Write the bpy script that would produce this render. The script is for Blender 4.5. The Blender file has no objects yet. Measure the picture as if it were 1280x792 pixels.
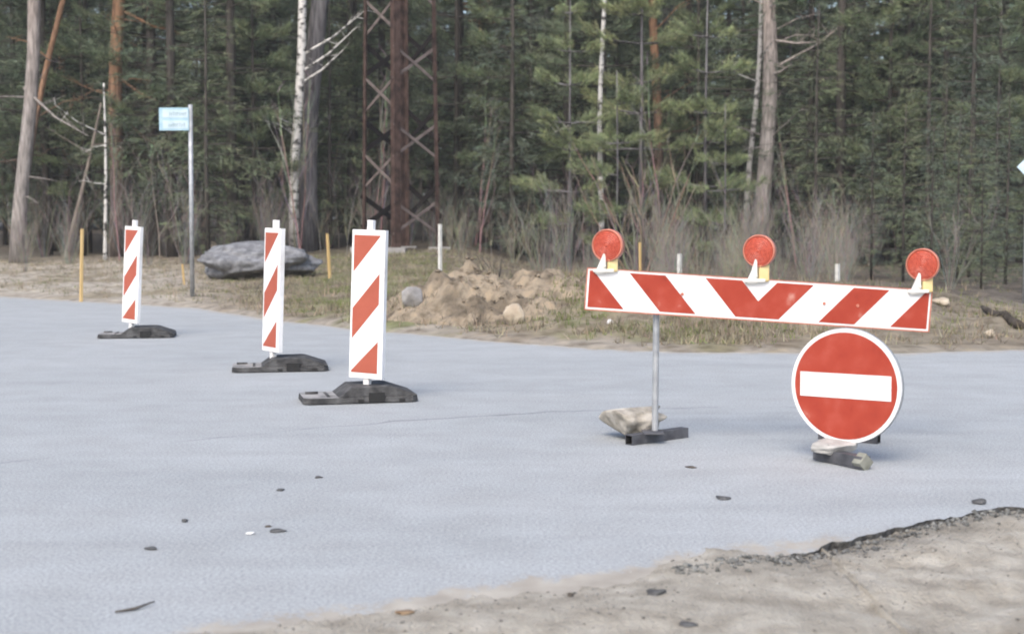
import bpy, bmesh, math, random
import numpy as np
from mathutils import Vector, Matrix, noise as mnoise

R = math.radians
S = bpy.context.scene
COL = S.collection

# ------------------------------------------------------------------ camera, world, sun, exposure
F_PX, CAM_H, PITCH = 1778.0, 1.2, math.atan(121 / 1778.0)
cam_d = bpy.data.cameras.new('camera'); cam = bpy.data.objects.new('camera', cam_d); COL.objects.link(cam)
cam.location = (0, 0, CAM_H); cam.rotation_euler = (R(90) - PITCH, 0, 0)
cam_d.sensor_width = 36; cam_d.lens = 50; cam_d.clip_start = .1; cam_d.clip_end = 2000
cam_d.dof.use_dof = True; cam_d.dof.focus_distance = 9.0; cam_d.dof.aperture_fstop = 3.2
S.camera = cam
SUN_EL, SUN_AZ = 48, 200          # azimuth clockwise from +Y: the veiled sun stands behind the camera
w = bpy.data.worlds.new('World'); S.world = w; w.use_nodes = True
nt = w.node_tree; bg = nt.nodes['Background']
sky = nt.nodes.new('ShaderNodeTexSky'); sky.sky_type = 'NISHITA'; sky.sun_disc = False
sky.sun_elevation = R(SUN_EL); sky.sun_rotation = R(SUN_AZ); sky.air_density = 1.0; sky.dust_density = 3.0; sky.ozone_density = 1.0
nt.links.new(sky.outputs[0], bg.inputs[0]); bg.inputs[1].default_value = .15
sl = bpy.data.lights.new('sun', 'SUN'); sun = bpy.data.objects.new('sun', sl); COL.objects.link(sun)
sl.energy = 1.3; sl.angle = R(36); sl.color = (1, .95, .88)
_az = R(SUN_AZ); _el = R(SUN_EL)
_d = Vector((math.sin(_az) * math.cos(_el), math.cos(_az) * math.cos(_el), math.sin(_el)))
sun.rotation_euler = _d.to_track_quat('Z', 'Y').to_euler(); sun.location = (0, -10, 30)
S.view_settings.view_transform = 'Standard'; S.view_settings.look = 'None'
S.view_settings.exposure = 0.97; S.view_settings.gamma = 1.0; S.view_settings.use_curve_mapping = False
S.render.engine = 'CYCLES'
S.cycles.max_bounces = 6; S.cycles.diffuse_bounces = 3; S.cycles.glossy_bounces = 2
S.cycles.transparent_max_bounces = 4; S.cycles.filter_width = 1.9
S.cycles.use_adaptive_sampling = True

# ------------------------------------------------------------------ surveying helpers: sight lines of the photograph -> ground points
_fw = Vector((0, math.cos(PITCH), -math.sin(PITCH))); _up = Vector((0, math.sin(PITCH), math.cos(PITCH)))
def ray(u, v):
    return Vector((1, 0, 0)) * ((u - 640) / F_PX) + _up * ((396 - v) / F_PX) + _fw
def at(u, v, Y):
    d = ray(u, v); return Vector((0, 0, CAM_H)) + d * (Y / d.y)
def gnd(u, v, z=0.0):
    d = ray(u, v); return Vector((0, 0, CAM_H)) + d * ((z - CAM_H) / d.z)
def sm(a, b, x):
    t = min(1, max(0, (x - a) / (b - a))); return t * t * (3 - 2 * t)
def fn(x, y, s, o=3, seed=0.0):
    v = 0; a = 1
    for k in range(o):
        v += a * mnoise.noise((x * s + seed, y * s - seed, seed * .37 + k * 7.1)); s *= 2.1; a *= .5
    return v

# ------------------------------------------------------------------ materials
def mat(name, cols, scale=8, rough=.85, bump=0, bscale=None, attr=None, spec=.25, detail=6, metal=0, contrast=(.35, .65), coord='Object', stretch=None):
    m = bpy.data.materials.new(name); m.use_nodes = True
    t = m.node_tree; n = t.nodes; b = n['Principled BSDF']
    b.inputs['Roughness'].default_value = rough; b.inputs['Specular IOR Level'].default_value = spec; b.inputs['Metallic'].default_value = metal
    tc = n.new('ShaderNodeTexCoord'); co = tc.outputs[coord]
    if stretch:
        mp = n.new('ShaderNodeMapping'); mp.inputs['Scale'].default_value = stretch; t.links.new(co, mp.inputs[0]); co = mp.outputs[0]
    nz = n.new('ShaderNodeTexNoise'); nz.inputs['Scale'].default_value = scale; nz.inputs['Detail'].default_value = detail
    t.links.new(co, nz.inputs['Vector'])
    cr = n.new('ShaderNodeValToRGB'); e = cr.color_ramp.elements
    e[0].position, e[1].position = contrast
    e[0].color = (*cols[0], 1); e[1].color = (*cols[-1], 1)
    for i, c in enumerate(cols[1:-1]):
        q = e.new(contrast[0] + (contrast[1] - contrast[0]) * (i + 1) / (len(cols) - 1)); q.color = (*c, 1)
    t.links.new(nz.outputs[0], cr.inputs[0]); out = cr.outputs[0]
    if attr:
        at_ = n.new('ShaderNodeVertexColor'); at_.layer_name = attr
        mx = n.new('ShaderNodeMix'); mx.data_type = 'RGBA'; mx.blend_type = 'MULTIPLY'; mx.inputs[0].default_value = 1
        t.links.new(out, mx.inputs[6]); t.links.new(at_.outputs[0], mx.inputs[7]); out = mx.outputs[2]
    t.links.new(out, b.inputs['Base Color'])
    if bump:
        nb = n.new('ShaderNodeTexNoise'); nb.inputs['Scale'].default_value = bscale or scale * 3; nb.inputs['Detail'].default_value = 8
        t.links.new(co, nb.inputs['Vector'])
        bp = n.new('ShaderNodeBump'); bp.inputs['Strength'].default_value = bump; bp.inputs['Distance'].default_value = .02
        t.links.new(nb.outputs[0], bp.inputs['Height']); t.links.new(bp.outputs[0], b.inputs['Normal'])
    return m
def g(v, k=1.0): return (v * k, v * k, v * k)

M = {}
M['white'] = mat('white_sheeting', [(.52, .49, .45), (.72, .70, .68), (.80, .79, .775), (.82, .81, .80)], 5, .4, contrast=(.28, .62), detail=10)
M['red'] = mat('red_sheeting', [(.25, .036, .020), (.33, .044, .025), (.35, .050, .028), (.38, .066, .042), (.52, .24, .19)], 9, .4, contrast=(.25, .76), detail=10)
M['red_faded'] = mat('faded_red_sheeting', [(.34, .085, .052), (.41, .105, .066)], 9, .5, contrast=(.25, .75))
M['rubber'] = mat('recycled_rubber', [(.035, .035, .036), (.065, .064, .064), (.10, .10, .10)], 14, .8, .4, 60)
M['rubber_skylit'] = mat('skylit_rubber', [(.16, .16, .16), (.26, .255, .25), (.34, .33, .32)], 12, .9, .4, 60)  # paler rubber: sky light on the plate's upper face put into its colour
M['galv'] = mat('galvanised_steel', [(.30, .31, .32), (.42, .43, .44)], 14, .5, metal=.35, spec=.5)
M['steel_dark'] = mat('dark_steel', [(.07, .07, .078), (.14, .14, .15)], 12, .6, .2, 40, metal=.3)
M['inside'] = mat('hollow_shade', [(.02, .02, .02), (.03, .03, .03)], 12, .9)  # near-black paints the shade inside tubes and foot openings
M['steel_olive'] = mat('dull_steel', [(.15, .15, .12), (.25, .25, .21)], 14, .7, .2, 40)
M['concrete'] = mat('broken_concrete', [(.26, .235, .195), (.40, .365, .31), (.50, .465, .41)], 9, .95, .8, 22)
M['concrete_pale'] = mat('pale_concrete', [(.33, .32, .30), (.50, .485, .46)], 9, .95, .6, 22)
M['yellow'] = mat('yellow_plastic', [(.62, .46, .20), (.72, .58, .30)], 9, .45)
M['lampwhite'] = mat('white_plastic', [(.62, .60, .54), (.75, .73, .68)], 9, .5)
M['lens'] = mat('lamp_lens', [(.36, .055, .030), (.47, .085, .048)], 60, .35, .25, 90, spec=.4)
M['lensrim'] = mat('lamp_rim', [(.45, .14, .09), (.58, .22, .15)], 20, .35, spec=.5)
M['plate'] = mat('sign_plate_paint', [(.30, .46, .54), (.38, .53, .60)], 8, .45)
M['plate_white'] = mat('sign_field_paint', [(.44, .55, .60), (.52, .62, .66)], 8, .45)
M['ink'] = mat('sign_ink', [(.22, .30, .33), (.30, .38, .42)], 8, .6)
M['bluesign'] = mat('blue_sign_paint', [(.50, .64, .74), (.58, .72, .80)], 8, .45)
M['stake'] = mat('yellow_wood', [(.50, .34, .14), (.64, .46, .22)], 12, .8, stretch=(1, 1, .1))
M['stake_white'] = mat('whitewashed_wood', [(.52, .51, .47), (.68, .67, .63)], 12, .8)
M['boulder'] = mat('granite', [(.10, .102, .108), (.165, .168, .176), (.25, .253, .262)], 8, .95, 1.0, 14, contrast=(.3, .68), detail=12)
M['stone'] = mat('field_stone', [(.34, .28, .21), (.52, .45, .35)], 7, .95, .6, 18)
M['stone_grey'] = mat('grey_field_stone', [(.22, .21, .20), (.36, .35, .34)], 7, .95, .6, 18)
M['soil'] = mat('sandy_soil', [(.55, .53, .50), (1, 1, 1), (1.2, 1.15, 1.08)], 9, 1, 1.0, 40, attr='Col', contrast=(.3, .7), detail=12)
M['verge'] = mat('verge_ground', [(.55, .52, .48), (.95, .95, .95), (1.25, 1.22, 1.15)], 5, 1, 1.0, 14, attr='Col', contrast=(.3, .72), detail=10)
M['rust'] = mat('rusty_steel', [(.035, .022, .019), (.068, .042, .034), (.095, .062, .052)], 5, .9, .2, 30)
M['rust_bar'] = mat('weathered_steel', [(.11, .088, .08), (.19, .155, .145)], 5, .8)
M['rust_shaded'] = mat('shaded_rusty_steel', [(.010, .008, .008), (.018, .014, .013)], 5, .9)  # back braces: their unlit side painted as a darker steel
M['crumb'] = mat('asphalt_crumb', [(.05, .05, .052), (.12, .12, .12)], 14, .95, .5, 30)
M['twig'] = mat('dead_wood', [(.05, .042, .036), (.11, .095, .08)], 14, .95)
M['leafm'] = mat('dead_leaf', [(.16, .10, .06), (.26, .19, .12)], 14, .9)
M['scrap'] = mat('pale_scrap', [(.65, .64, .62), (.75, .74, .72)], 14, .8)
M['log'] = mat('rotten_log', [(.035, .028, .022), (.09, .075, .06)], 9, .95, .8, 24)
M['needle'] = mat('spruce_needles', [(.55, .58, .6), (1, 1, 1), (1.25, 1.22, 1.1)], .9, .7, attr='Col', contrast=(.3, .7))
M['stemm'] = mat('bare_stems', [(.65, .65, .65), (1.1, 1.1, 1.1)], 3, .9, attr='Col')
M['grassm'] = mat('grass_blades', [(.75, .75, .75), (1.15, 1.15, 1.1)], 1.2, .85, attr='Col')
M['greybark'] = mat('grey_bark', [(.075, .07, .072), (.15, .14, .142), (.21, .20, .20)], 5, .95, 1.0, 20, stretch=(3, 3, .35))
M['brownbark'] = mat('brown_bark', [(.05, .044, .038), (.095, .083, .072)], 5, .95, .8, 20, stretch=(3, 3, .35))
M['deadwood'] = mat('bare_dead_trunk', [(.17, .14, .12), (.30, .26, .22)], 5, .95, .6, 20, stretch=(3, 3, .35))

def pine_bark(name, z0, z1, low, high):
    m = bpy.data.materials.new(name); m.use_nodes = True
    t = m.node_tree; n = t.nodes; b = n['Principled BSDF']; b.inputs['Roughness'].default_value = .95; b.inputs['Specular IOR Level'].default_value = .15
    tc = n.new('ShaderNodeTexCoord'); sx = n.new('ShaderNodeSeparateXYZ'); t.links.new(tc.outputs['Object'], sx.inputs[0])
    nz = n.new('ShaderNodeTexNoise'); nz.inputs['Scale'].default_value = 1.3; t.links.new(tc.outputs['Object'], nz.inputs['Vector'])
    ad = n.new('ShaderNodeMath'); ad.operation = 'MULTIPLY_ADD'; ad.inputs[1].default_value = 2.6; t.links.new(nz.outputs[0], ad.inputs[0]); t.links.new(sx.outputs[2], ad.inputs[2])
    mr = n.new('ShaderNodeMapRange'); mr.inputs[1].default_value = z0 + 1.3; mr.inputs[2].default_value = z1 + 1.3; t.links.new(ad.outputs[0], mr.inputs[0])
    mp = n.new('ShaderNodeMapping'); mp.inputs['Scale'].default_value = (3.5, 3.5, .6); t.links.new(tc.outputs['Object'], mp.inputs[0])
    n2 = n.new('ShaderNodeTexNoise'); n2.inputs['Scale'].default_value = 5; n2.inputs['Detail'].default_value = 8; t.links.new(mp.outputs[0], n2.inputs['Vector'])
    ra = []
    for c in (low, high):
        cr = n.new('ShaderNodeValToRGB'); cr.color_ramp.elements[0].position = .33; cr.color_ramp.elements[1].position = .66
        cr.color_ramp.elements[0].color = (*[q * .55 for q in c], 1); cr.color_ramp.elements[1].color = (*[q * 1.25 for q in c], 1)
        t.links.new(n2.outputs[0], cr.inputs[0]); ra.append(cr)
    mx = n.new('ShaderNodeMix'); mx.data_type = 'RGBA'; t.links.new(mr.outputs[0], mx.inputs[0]); t.links.new(ra[0].outputs[0], mx.inputs[6]); t.links.new(ra[1].outputs[0], mx.inputs[7])
    t.links.new(mx.outputs[2], b.inputs['Base Color'])
    bp = n.new('ShaderNodeBump'); bp.inputs['Strength'].default_value = 1; bp.inputs['Distance'].default_value = .03; t.links.new(n2.outputs[0], bp.inputs['Height']); t.links.new(bp.outputs[0], b.inputs['Normal'])
    return m
M['pinebark'] = pine_bark('pine_bark', 2.0, 5.0, (.15, .125, .11), (.30, .175, .105))
M['pinebark_grey'] = pine_bark('grey_pine_bark', 3.5, 8.0, (.27, .245, .228), (.33, .27, .235))

def birch_bark(wc):
    m = bpy.data.materials.new('birch_bark'); m.use_nodes = True
    t = m.node_tree; n = t.nodes; b = n['Principled BSDF']; b.inputs['Roughness'].default_value = .8
    tc = n.new('ShaderNodeTexCoord'); mp = n.new('ShaderNodeMapping'); mp.inputs['Scale'].default_value = (2.2, 2.2, 3.4); t.links.new(tc.outputs['Object'], mp.inputs[0])
    nz = n.new('ShaderNodeTexNoise'); nz.inputs['Scale'].default_value = 2.4; nz.inputs['Detail'].default_value = 5; t.links.new(mp.outputs[0], nz.inputs['Vector'])
    cr = n.new('ShaderNodeValToRGB'); e = cr.color_ramp.elements; e[0].position = .38; e[1].position = .50; e[0].color = (.05, .047, .045, 1); e[1].color = (*wc, 1)
    t.links.new(nz.outputs[0], cr.inputs[0]); t.links.new(cr.outputs[0], b.inputs['Base Color'])
    return m
M['birch'] = birch_bark((.60, .58, .55)); M['birch_grey'] = birch_bark((.30, .29, .275))

# ------------------------------------------------------------------ mesh building
class MB:
    def __init__(s): s.v = []; s.f = []; s.m = []; s.c = []
    def add(s, vs, fs, mi=0, col=(1, 1, 1)):
        o = len(s.v); s.v += [tuple(p) for p in vs]; s.f += [tuple(i + o for i in f) for f in fs]; s.m += [mi] * len(fs); s.c += [col] * len(vs)
    def box(s, a, b, mi=0, mtx=None):
        vs = [Vector((x, y, z)) for z in (a[2], b[2]) for y in (a[1], b[1]) for x in (a[0], b[0])]
        if mtx: vs = [mtx @ p for p in vs]
        s.add(vs, [(0, 2, 3, 1), (4, 5, 7, 6), (0, 1, 5, 4), (2, 6, 7, 3), (0, 4, 6, 2), (1, 3, 7, 5)], mi)
    def prism(s, poly, y0, y1, mi=0, mtx=None):        # polygon in x-z (counter-clockwise seen from -y) pushed from y0 (front) to y1
        n = len(poly); vs = [Vector((x, y0, z)) for x, z in poly] + [Vector((x, y1, z)) for x, z in poly]
        if mtx: vs = [mtx @ p for p in vs]
        s.add(vs, [tuple(range(n)), tuple(range(2 * n - 1, n - 1, -1))] + [(i, i + n, (i + 1) % n + n, (i + 1) % n) for i in range(n)], mi)
    def tube(s, pts, rs, seg=8, mi=0, cap=True, col=(1, 1, 1), wob=0, seed=0):
        pts = [Vector(p) for p in pts]; vs = []; fs = []
        ref = None
        for i, p in enumerate(pts):
            t = (pts[min(i + 1, len(pts) - 1)] - pts[max(i - 1, 0)])
            t = t.normalized() if t.length > 1e-9 else Vector((0, 0, 1))
            if ref is None: ref = Vector((1, 0, 0)) if abs(t.x) < .8 else Vector((0, 1, 0))
            a = (ref - t * ref.dot(t)).normalized(); b = t.cross(a); ref = a
            for k in range(seg):
                an = 2 * math.pi * k / seg; r = rs[i]
                if wob: r *= 1 + wob * mnoise.noise((math.cos(an) * 1.5 + seed, math.sin(an) * 1.5, p.z * .8))
                vs.append(p + a * (math.cos(an) * r) + b * (math.sin(an) * r))
        for i in range(len(pts) - 1):
            for k in range(seg):
                k2 = (k + 1) % seg; fs.append((i * seg + k, i * seg + k2, (i + 1) * seg + k2, (i + 1) * seg + k))
        if cap: fs += [tuple(range(seg - 1, -1, -1)), tuple((len(pts) - 1) * seg + k for k in range(seg))]
        s.add(vs, fs, mi, col)
    def build(s, name, mats, parent=None, smooth=False, bevel=0, attr=False):
        me = bpy.data.meshes.new(name); me.from_pydata(s.v, [], s.f)
        for m in (mats if isinstance(mats, (list, tuple)) else [mats]): me.materials.append(m)
        me.polygons.foreach_set('material_index', s.m)
        if smooth: me.polygons.foreach_set('use_smooth', [True] * len(s.f))
        if attr: setcol(me, np.array(s.c, dtype=np.float32))
        me.update()
        return link(name, me, parent, bevel)
def setcol(me, c):
    a = me.color_attributes.new('Col', 'FLOAT_COLOR', 'POINT')
    a.data.foreach_set('color', np.concatenate([c, np.ones((len(c), 1), dtype=np.float32)], 1).astype(np.float32).ravel())
def link(name, me, parent=None, bevel=0):
    o = bpy.data.objects.new(name, me); COL.objects.link(o)
    if parent: o.parent = parent
    if bevel:
        b = o.modifiers.new('edge', 'BEVEL'); b.width = bevel; b.segments = 2; b.limit_method = 'ANGLE'
    return o
def tri_mesh(name, V, T, C, m):
    me = bpy.data.meshes.new(name); nv, ntr = len(V), len(T)
    me.vertices.add(nv); me.vertices.foreach_set('co', np.asarray(V, dtype=np.float32).ravel())
    me.loops.add(ntr * 3); me.loops.foreach_set('vertex_index', np.asarray(T, dtype=np.int32).ravel())
    me.polygons.add(ntr); me.polygons.foreach_set('loop_start', np.arange(0, ntr * 3, 3, dtype=np.int32))
    try: me.polygons.foreach_set('loop_total', np.full(ntr, 3, dtype=np.int32))
    except Exception: pass
    me.materials.append(m); me.update(calc_edges=True); me.validate(); setcol(me, np.asarray(C, dtype=np.float32))
    return me
def thing(name, label, cat, loc=(0, 0, 0), rotz=0, group=None):
    o = bpy.data.objects.new(name, None); COL.objects.link(o); o.empty_display_size = .2
    o.location = loc; o.rotation_euler = (0, 0, rotz); return tag(o, label, cat, group)
def tag(o, label, cat, group=None):
    o['label'] = label; o['category'] = cat
    if group: o['group'] = group
    return o
def struct(o): o['kind'] = 'structure'; return o
def stuff(o, label, cat): o['kind'] = 'stuff'; o['label'] = label; o['category'] = cat; return o
def dup(root, loc, rotz, label, group=None, scale=1.0):
    r = root.copy(); COL.objects.link(r); r.location = loc; r.rotation_euler = (0, 0, rotz); r.scale = (scale,) * 3; r['label'] = label
    if group: r['group'] = group
    for ch in root.children:
        c = ch.copy(); COL.objects.link(c); c.parent = r
        for gch in ch.children:
            d = gch.copy(); COL.objects.link(d); d.parent = c
    return r

# ------------------------------------------------------------------ ground: road outline and terrain
far_px = [(0, 370), (130, 378), (240, 384), (330, 398), (430, 410), (520, 418), (640, 428), (750, 436), (850, 440), (1000, 441), (1130, 441), (1280, 437)]
near_px = [(350, 792), (430, 778), (520, 768), (640, 753), (700, 745), (800, 725), (850, 711), (930, 697), (1000, 688), (1080, 668), (1140, 653), (1220, 641), (1280, 632)]
FAR = [(-60, 60), (-20, 33)] + [tuple(gnd(*p))[:2] for p in far_px] + [(12, 14.6), (60, 20)]
NEAR = [(-60, -8), (-5, 2.6)] + [tuple(gnd(*p))[:2] for p in near_px] + [(4, 7.1), (12, 9.5), (60, 13)]
FAR.sort(); NEAR.sort()
_fx, _fy = np.array([p[0] for p in FAR]), np.array([p[1] for p in FAR]); _nx, _ny = np.array([p[0] for p in NEAR]), np.array([p[1] for p in NEAR])
def far_y(x): return float(np.interp(x, _fx, _fy)) + .12 * mnoise.noise((x * 1.6, 3.1, 0)) + .05 * mnoise.noise((x * 6, 9.1, 0))
def near_y(x): return float(np.interp(x, _nx, _ny)) + .10 * mnoise.noise((x * 2.2, 1.7, 0)) + .07 * mnoise.noise((x * 8, 5.1, 0)) + .035 * mnoise.noise((x * 25, 5.1, 2))

def terrain(x, y):
    d = y - far_y(x)
    if d < -.35: return -.07
    u = 640 + F_PX * x / max(y, 5)
    h = -.07 + .09 * sm(-.15, .5, d)
    rt = sm(560, 680, u)
    h += (.55 - .50 * rt) * sm(2, 30, d) + .5 * sm(30, 90, d)
    bank = sm(620, 690, u) * (1 - .28 * sm(760, 1000, u)) * (1 - .55 * sm(1090, 1225, u)) * (1 - .5 * sm(1225, 1285, u))
    h += bank * .46 * sm(.5, 4.6, d) * (1 - sm(5.5, 11, d))
    rough = sm(.1, 1.5, d)
    h += rough * (.045 * fn(x, y, .9, 3, 2.3) + .03 * fn(x, y, 3.3, 3, 8.3))
    # spoil and clods beside the dug heap
    h += .16 * math.exp(-((x + 1.25) ** 2 / .5 + (y - 17.0) ** 2 / .9))
    if y < 30: h += rough * .05 * max(0, fn(x, y, 2.0, 3, 4.4))
    return h
def H(x, y): return terrain(x, y)

def hit(u, v, hf=None):
    d = ray(u, v); t = 8.0; o = Vector((0, 0, CAM_H))
    while t < 90:
        p = o + d * t
        if p.z < (hf or H)(p.x, p.y): return p
        t += .03
    return o + d * t
def cover(x, y):
    d = y - far_y(x); u = 640 + F_PX * x / max(y, 5)
    n1 = fn(x, y, .8, 4, 1.1); n2 = fn(x, y, 2.6, 3, 6.6)
    sand = np.array((.29, .26, .22)); straw = np.array((.25, .215, .155)); green = np.array((.17, .18, .085)); brown = np.array((.15, .115, .085)); litter = np.array((.105, .088, .07)); pale = np.array((.40, .365, .31))
    c = straw + (brown - straw) * min(1, max(0, .35 + .8 * n1))
    gr = sm(0, .5, n2 + .25) * (sm(330, 420, u) * (1 - sm(520, 580, u)) * .9 + sm(660, 720, u) * (1 - sm(820, 1000, u)) * .55)
    c = c + (green - c) * gr
    if u < 330:                                             # sandy track on the left
        s_ = (1 - sm(180, 340, u)) * sm(-.35, .25, n1 + .25) * (1 - sm(9, 16, d)); c = c + (pale - c) * .8 * s_
    c = c + (sand - c) * (1 - sm(.1, .7, d + .7 * n2 + .5 * n1)) * .8      # gritty strip along the asphalt
    if u > 1195: c = c + (pale - c) * sm(1195, 1240, u) * sm(4.2, 5.2, d) * (1 - sm(7.5, 9, d)) * .9
    if u > 960: c = c + (np.array((.22, .195, .15)) - c) * .45 * sm(960, 1150, u)
    c = c + (litter - c) * sm(10 - 6.6 * sm(610, 680, u), 20 - 14.2 * sm(610, 680, u), d + 1.2 * n1) * .92
    if d > 4: c = c * .95
    return c

def grid(xs, ys, hf, cf):
    nx, ny = len(xs), len(ys); V = []; C = []
    for y in ys:
        for x in xs: V.append((x, y, hf(x, y))); C.append(cf(x, y) if cf else (1, 1, 1))
    Fc = [(j * nx + i, j * nx + i + 1, (j + 1) * nx + i + 1, (j + 1) * nx + i) for j in range(ny - 1) for i in range(nx - 1)]
    return V, Fc, C
xs = np.concatenate([[-400, -200, -100], np.arange(-60, -12, 2.5), np.arange(-12, 8, .1), np.arange(8, 60, 2.5), [60, 100, 200, 400]])
ys = np.concatenate([[-200, -60, -20, -5, 3, 8], np.arange(11.5, 24, .1), np.arange(24, 40, .3), np.arange(40, 100, 2.5), [100, 130, 200, 500]])
V_, F_, C_ = grid(xs, ys, terrain, cover)
me = bpy.data.meshes.new('ground'); me.from_pydata(V_, [], F_); me.polygons.foreach_set('use_smooth', [True] * len(F_)); me.materials.append(M['verge']); me.update(); setcol(me, np.array(C_, dtype=np.float32))
struct(link('ground', me))

# road sheet
def road_mat():
    m = bpy.data.materials.new('asphalt'); m.use_nodes = True
    t = m.node_tree; n = t.nodes; b = n['Principled BSDF']; b.inputs['Roughness'].default_value = .8; b.inputs['Specular IOR Level'].default_value = .3
    tc = n.new('ShaderNodeTexCoord'); O = tc.outputs['Object']
    def noise(sc, det, st=None, dist=0):
        v = O
        if st:
            mp = n.new('ShaderNodeMapping'); mp.inputs['Scale'].default_value = st; mp.inputs['Rotation'].default_value = (0, 0, R(-18)); t.links.new(O, mp.inputs[0]); v = mp.outputs[0]
        z = n.new('ShaderNodeTexNoise'); z.inputs['Scale'].default_value = sc; z.inputs['Detail'].default_value = det; z.inputs['Distortion'].default_value = dist; t.links.new(v, z.inputs['Vector']); return z.outputs[0]
    def ramp(f, c0, c1, p0, p1):
        cr = n.new('ShaderNodeValToRGB'); e = cr.color_ramp.elements; e[0].position = p0; e[1].position = p1; e[0].color = (*c0, 1); e[1].color = (*c1, 1); t.links.new(f, cr.inputs[0]); return cr.outputs[0]
    def mul(a, b_, fac=1, mode='MULTIPLY'):
        mx = n.new('ShaderNodeMix'); mx.data_type = 'RGBA'; mx.blend_type = mode
        if isinstance(fac, (int, float)): mx.inputs[0].default_value = fac
        else: t.links.new(fac, mx.inputs[0])
        t.links.new(a, mx.inputs[6])
        if isinstance(b_, tuple): mx.inputs[7].default_value = (*b_, 1)
        else: t.links.new(b_, mx.inputs[7])
        return mx.outputs[2]
    def math_(op, a, b_=None):
        q = n.new('ShaderNodeMath'); q.operation = op
        for i, s_ in enumerate((a, b_)):
            if s_ is None: continue
            if isinstance(s_, (int, float)): q.inputs[i].default_value = s_
            else: t.links.new(s_, q.inputs[i])
        return q.outputs[0]
    c = ramp(noise(.55, 5, (1, 2.2, 1), .6), (.335, .352, .355), (.372, .388, .390), .3, .7)
    c = mul(c, ramp(noise(1.6, 6, (.35, 3.2, 1), .3), (.955, .955, .955), (1.03, 1.03, 1.03), .3, .7))       # faint wheel-swept streaks
    c = mul(c, ramp(noise(75, 4), (.80, .80, .80), (1.18, 1.18, 1.18), .35, .66))                                # stone grain
    c = mul(c, ramp(noise(240, 2), (.72, .72, .72), (1.22, 1.22, 1.22), .34, .66))
    c = mul(c, ramp(noise(3.2, 8), (.93, .92, .92), (1.04, 1.04, 1.05), .3, .7))
    # old paving seam running across the lane
    sx = n.new('ShaderNodeSeparateXYZ'); t.links.new(O, sx.inputs[0]); X, Y = sx.outputs[0], sx.outputs[1]
    q1 = math_('MULTIPLY', math_('ADD', X, 2.52), .88); q2 = math_('MULTIPLY', math_('MULTIPLY', math_('ADD', X, 2.52), math_('ADD', X, 1.5)), -.121)
    yy = math_('ADD', math_('ADD', q1, q2), 7.0); wob = math_('MULTIPLY', math_('SUBTRACT', noise(3, 5), .5), .25)
    ds = math_('ABSOLUTE', math_('ADD', math_('SUBTRACT', Y, yy), wob))
    brk = ramp(noise(1.1, 3), (0, 0, 0), (1, 1, 1), .42, .58)
    c = mul(c, (.66, .65, .66), mul(ramp(ds, (1, 1, 1), (0, 0, 0), .006, .04), brk))
    a = n.new('ShaderNodeVertexColor'); a.layer_name = 'Col'
    s3 = n.new('ShaderNodeSeparateColor'); t.links.new(a.outputs[0], s3.inputs[0])
    dn = math_('MULTIPLY', s3.outputs[0], math_('ADD', math_('MULTIPLY', s3.outputs[0], .6), ramp(noise(6, 9), (.25, .25, .25), (1, 1, 1), .35, .62))); dn = math_('MINIMUM', dn, 1.0); dn = ramp(math_('ADD', dn, math_('MULTIPLY', math_('SUBTRACT', noise(38, 8), .5), 1.1)), (0, 0, 0), (1, 1, 1), .32, .72)
    c = mul(c, ramp(noise(7, 12), (.29, .262, .222), (.41, .378, .325), .3, .7), dn, 'MIX')                                                                       # blown sand
    t.links.new(c, b.inputs['Base Color'])
    bp = n.new('ShaderNodeBump'); bp.inputs['Strength'].default_value = .5; bp.inputs['Distance'].default_value = .004
    t.links.new(noise(160, 4), bp.inputs['Height']); t.links.new(bp.outputs[0], b.inputs['Normal'])
    return m
M['road'] = road_mat()
M['road_edge'] = mat('broken_asphalt_edge', [(.06, .058, .055), (.16, .155, .145)], 30, .95, .8, 60)  # freshly broken asphalt, its dark tone also carrying the shade of the lip
rx = np.concatenate([np.arange(-60, -12, 3), np.arange(-12, -1, .12), np.arange(-1, 4, .02), np.arange(4, 12, .15), np.arange(12, 61, 4)])
NR = 40; mb = MB(); V = []; C = []
for x in rx:
    a, b = near_y(x), far_y(x)
    for k in range(NR):
        t = (k / (NR - 1)) ** 1.6; y = a + (b - a) * t
        crown = 0.0
        V.append((x, y, crown))
        dn = 1 - sm(.0, .42, (y - a)); dn *= (1 - .8 * sm(.7, 1.6, x)) * sm(-1.5, -.5, x); df = 1 - sm(0, .45, b - y)
        C.append((max(dn, df * .75), 0, 0))
nx = len(rx); Fs = []; mi = []
for i in range(nx - 1):
    for k in range(NR - 1): Fs.append((i * NR + k, (i + 1) * NR + k, (i + 1) * NR + k + 1, i * NR + k + 1)); mi.append(0)
o0 = len(V)
for i, x in enumerate(rx):
    p = V[i * NR]; V.append((p[0] + .012 * mnoise.noise((x * 40, 0, 0)), p[1] + .02 + .02 * mnoise.noise((x * 30, 4, 0)), -.066)); C.append((.2, 0, 0))
for i in range(nx - 1): Fs.append((o0 + i, o0 + i + 1, (i + 1) * NR, i * NR)); mi.append(1)
me = bpy.data.meshes.new('road'); me.from_pydata(V, [], Fs); me.materials.append(M['road']); me.materials.append(M['road_edge']); me.polygons.foreach_set('material_index', mi); me.update(); setcol(me, np.array(C, dtype=np.float32))
struct(link('road', me))

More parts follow.
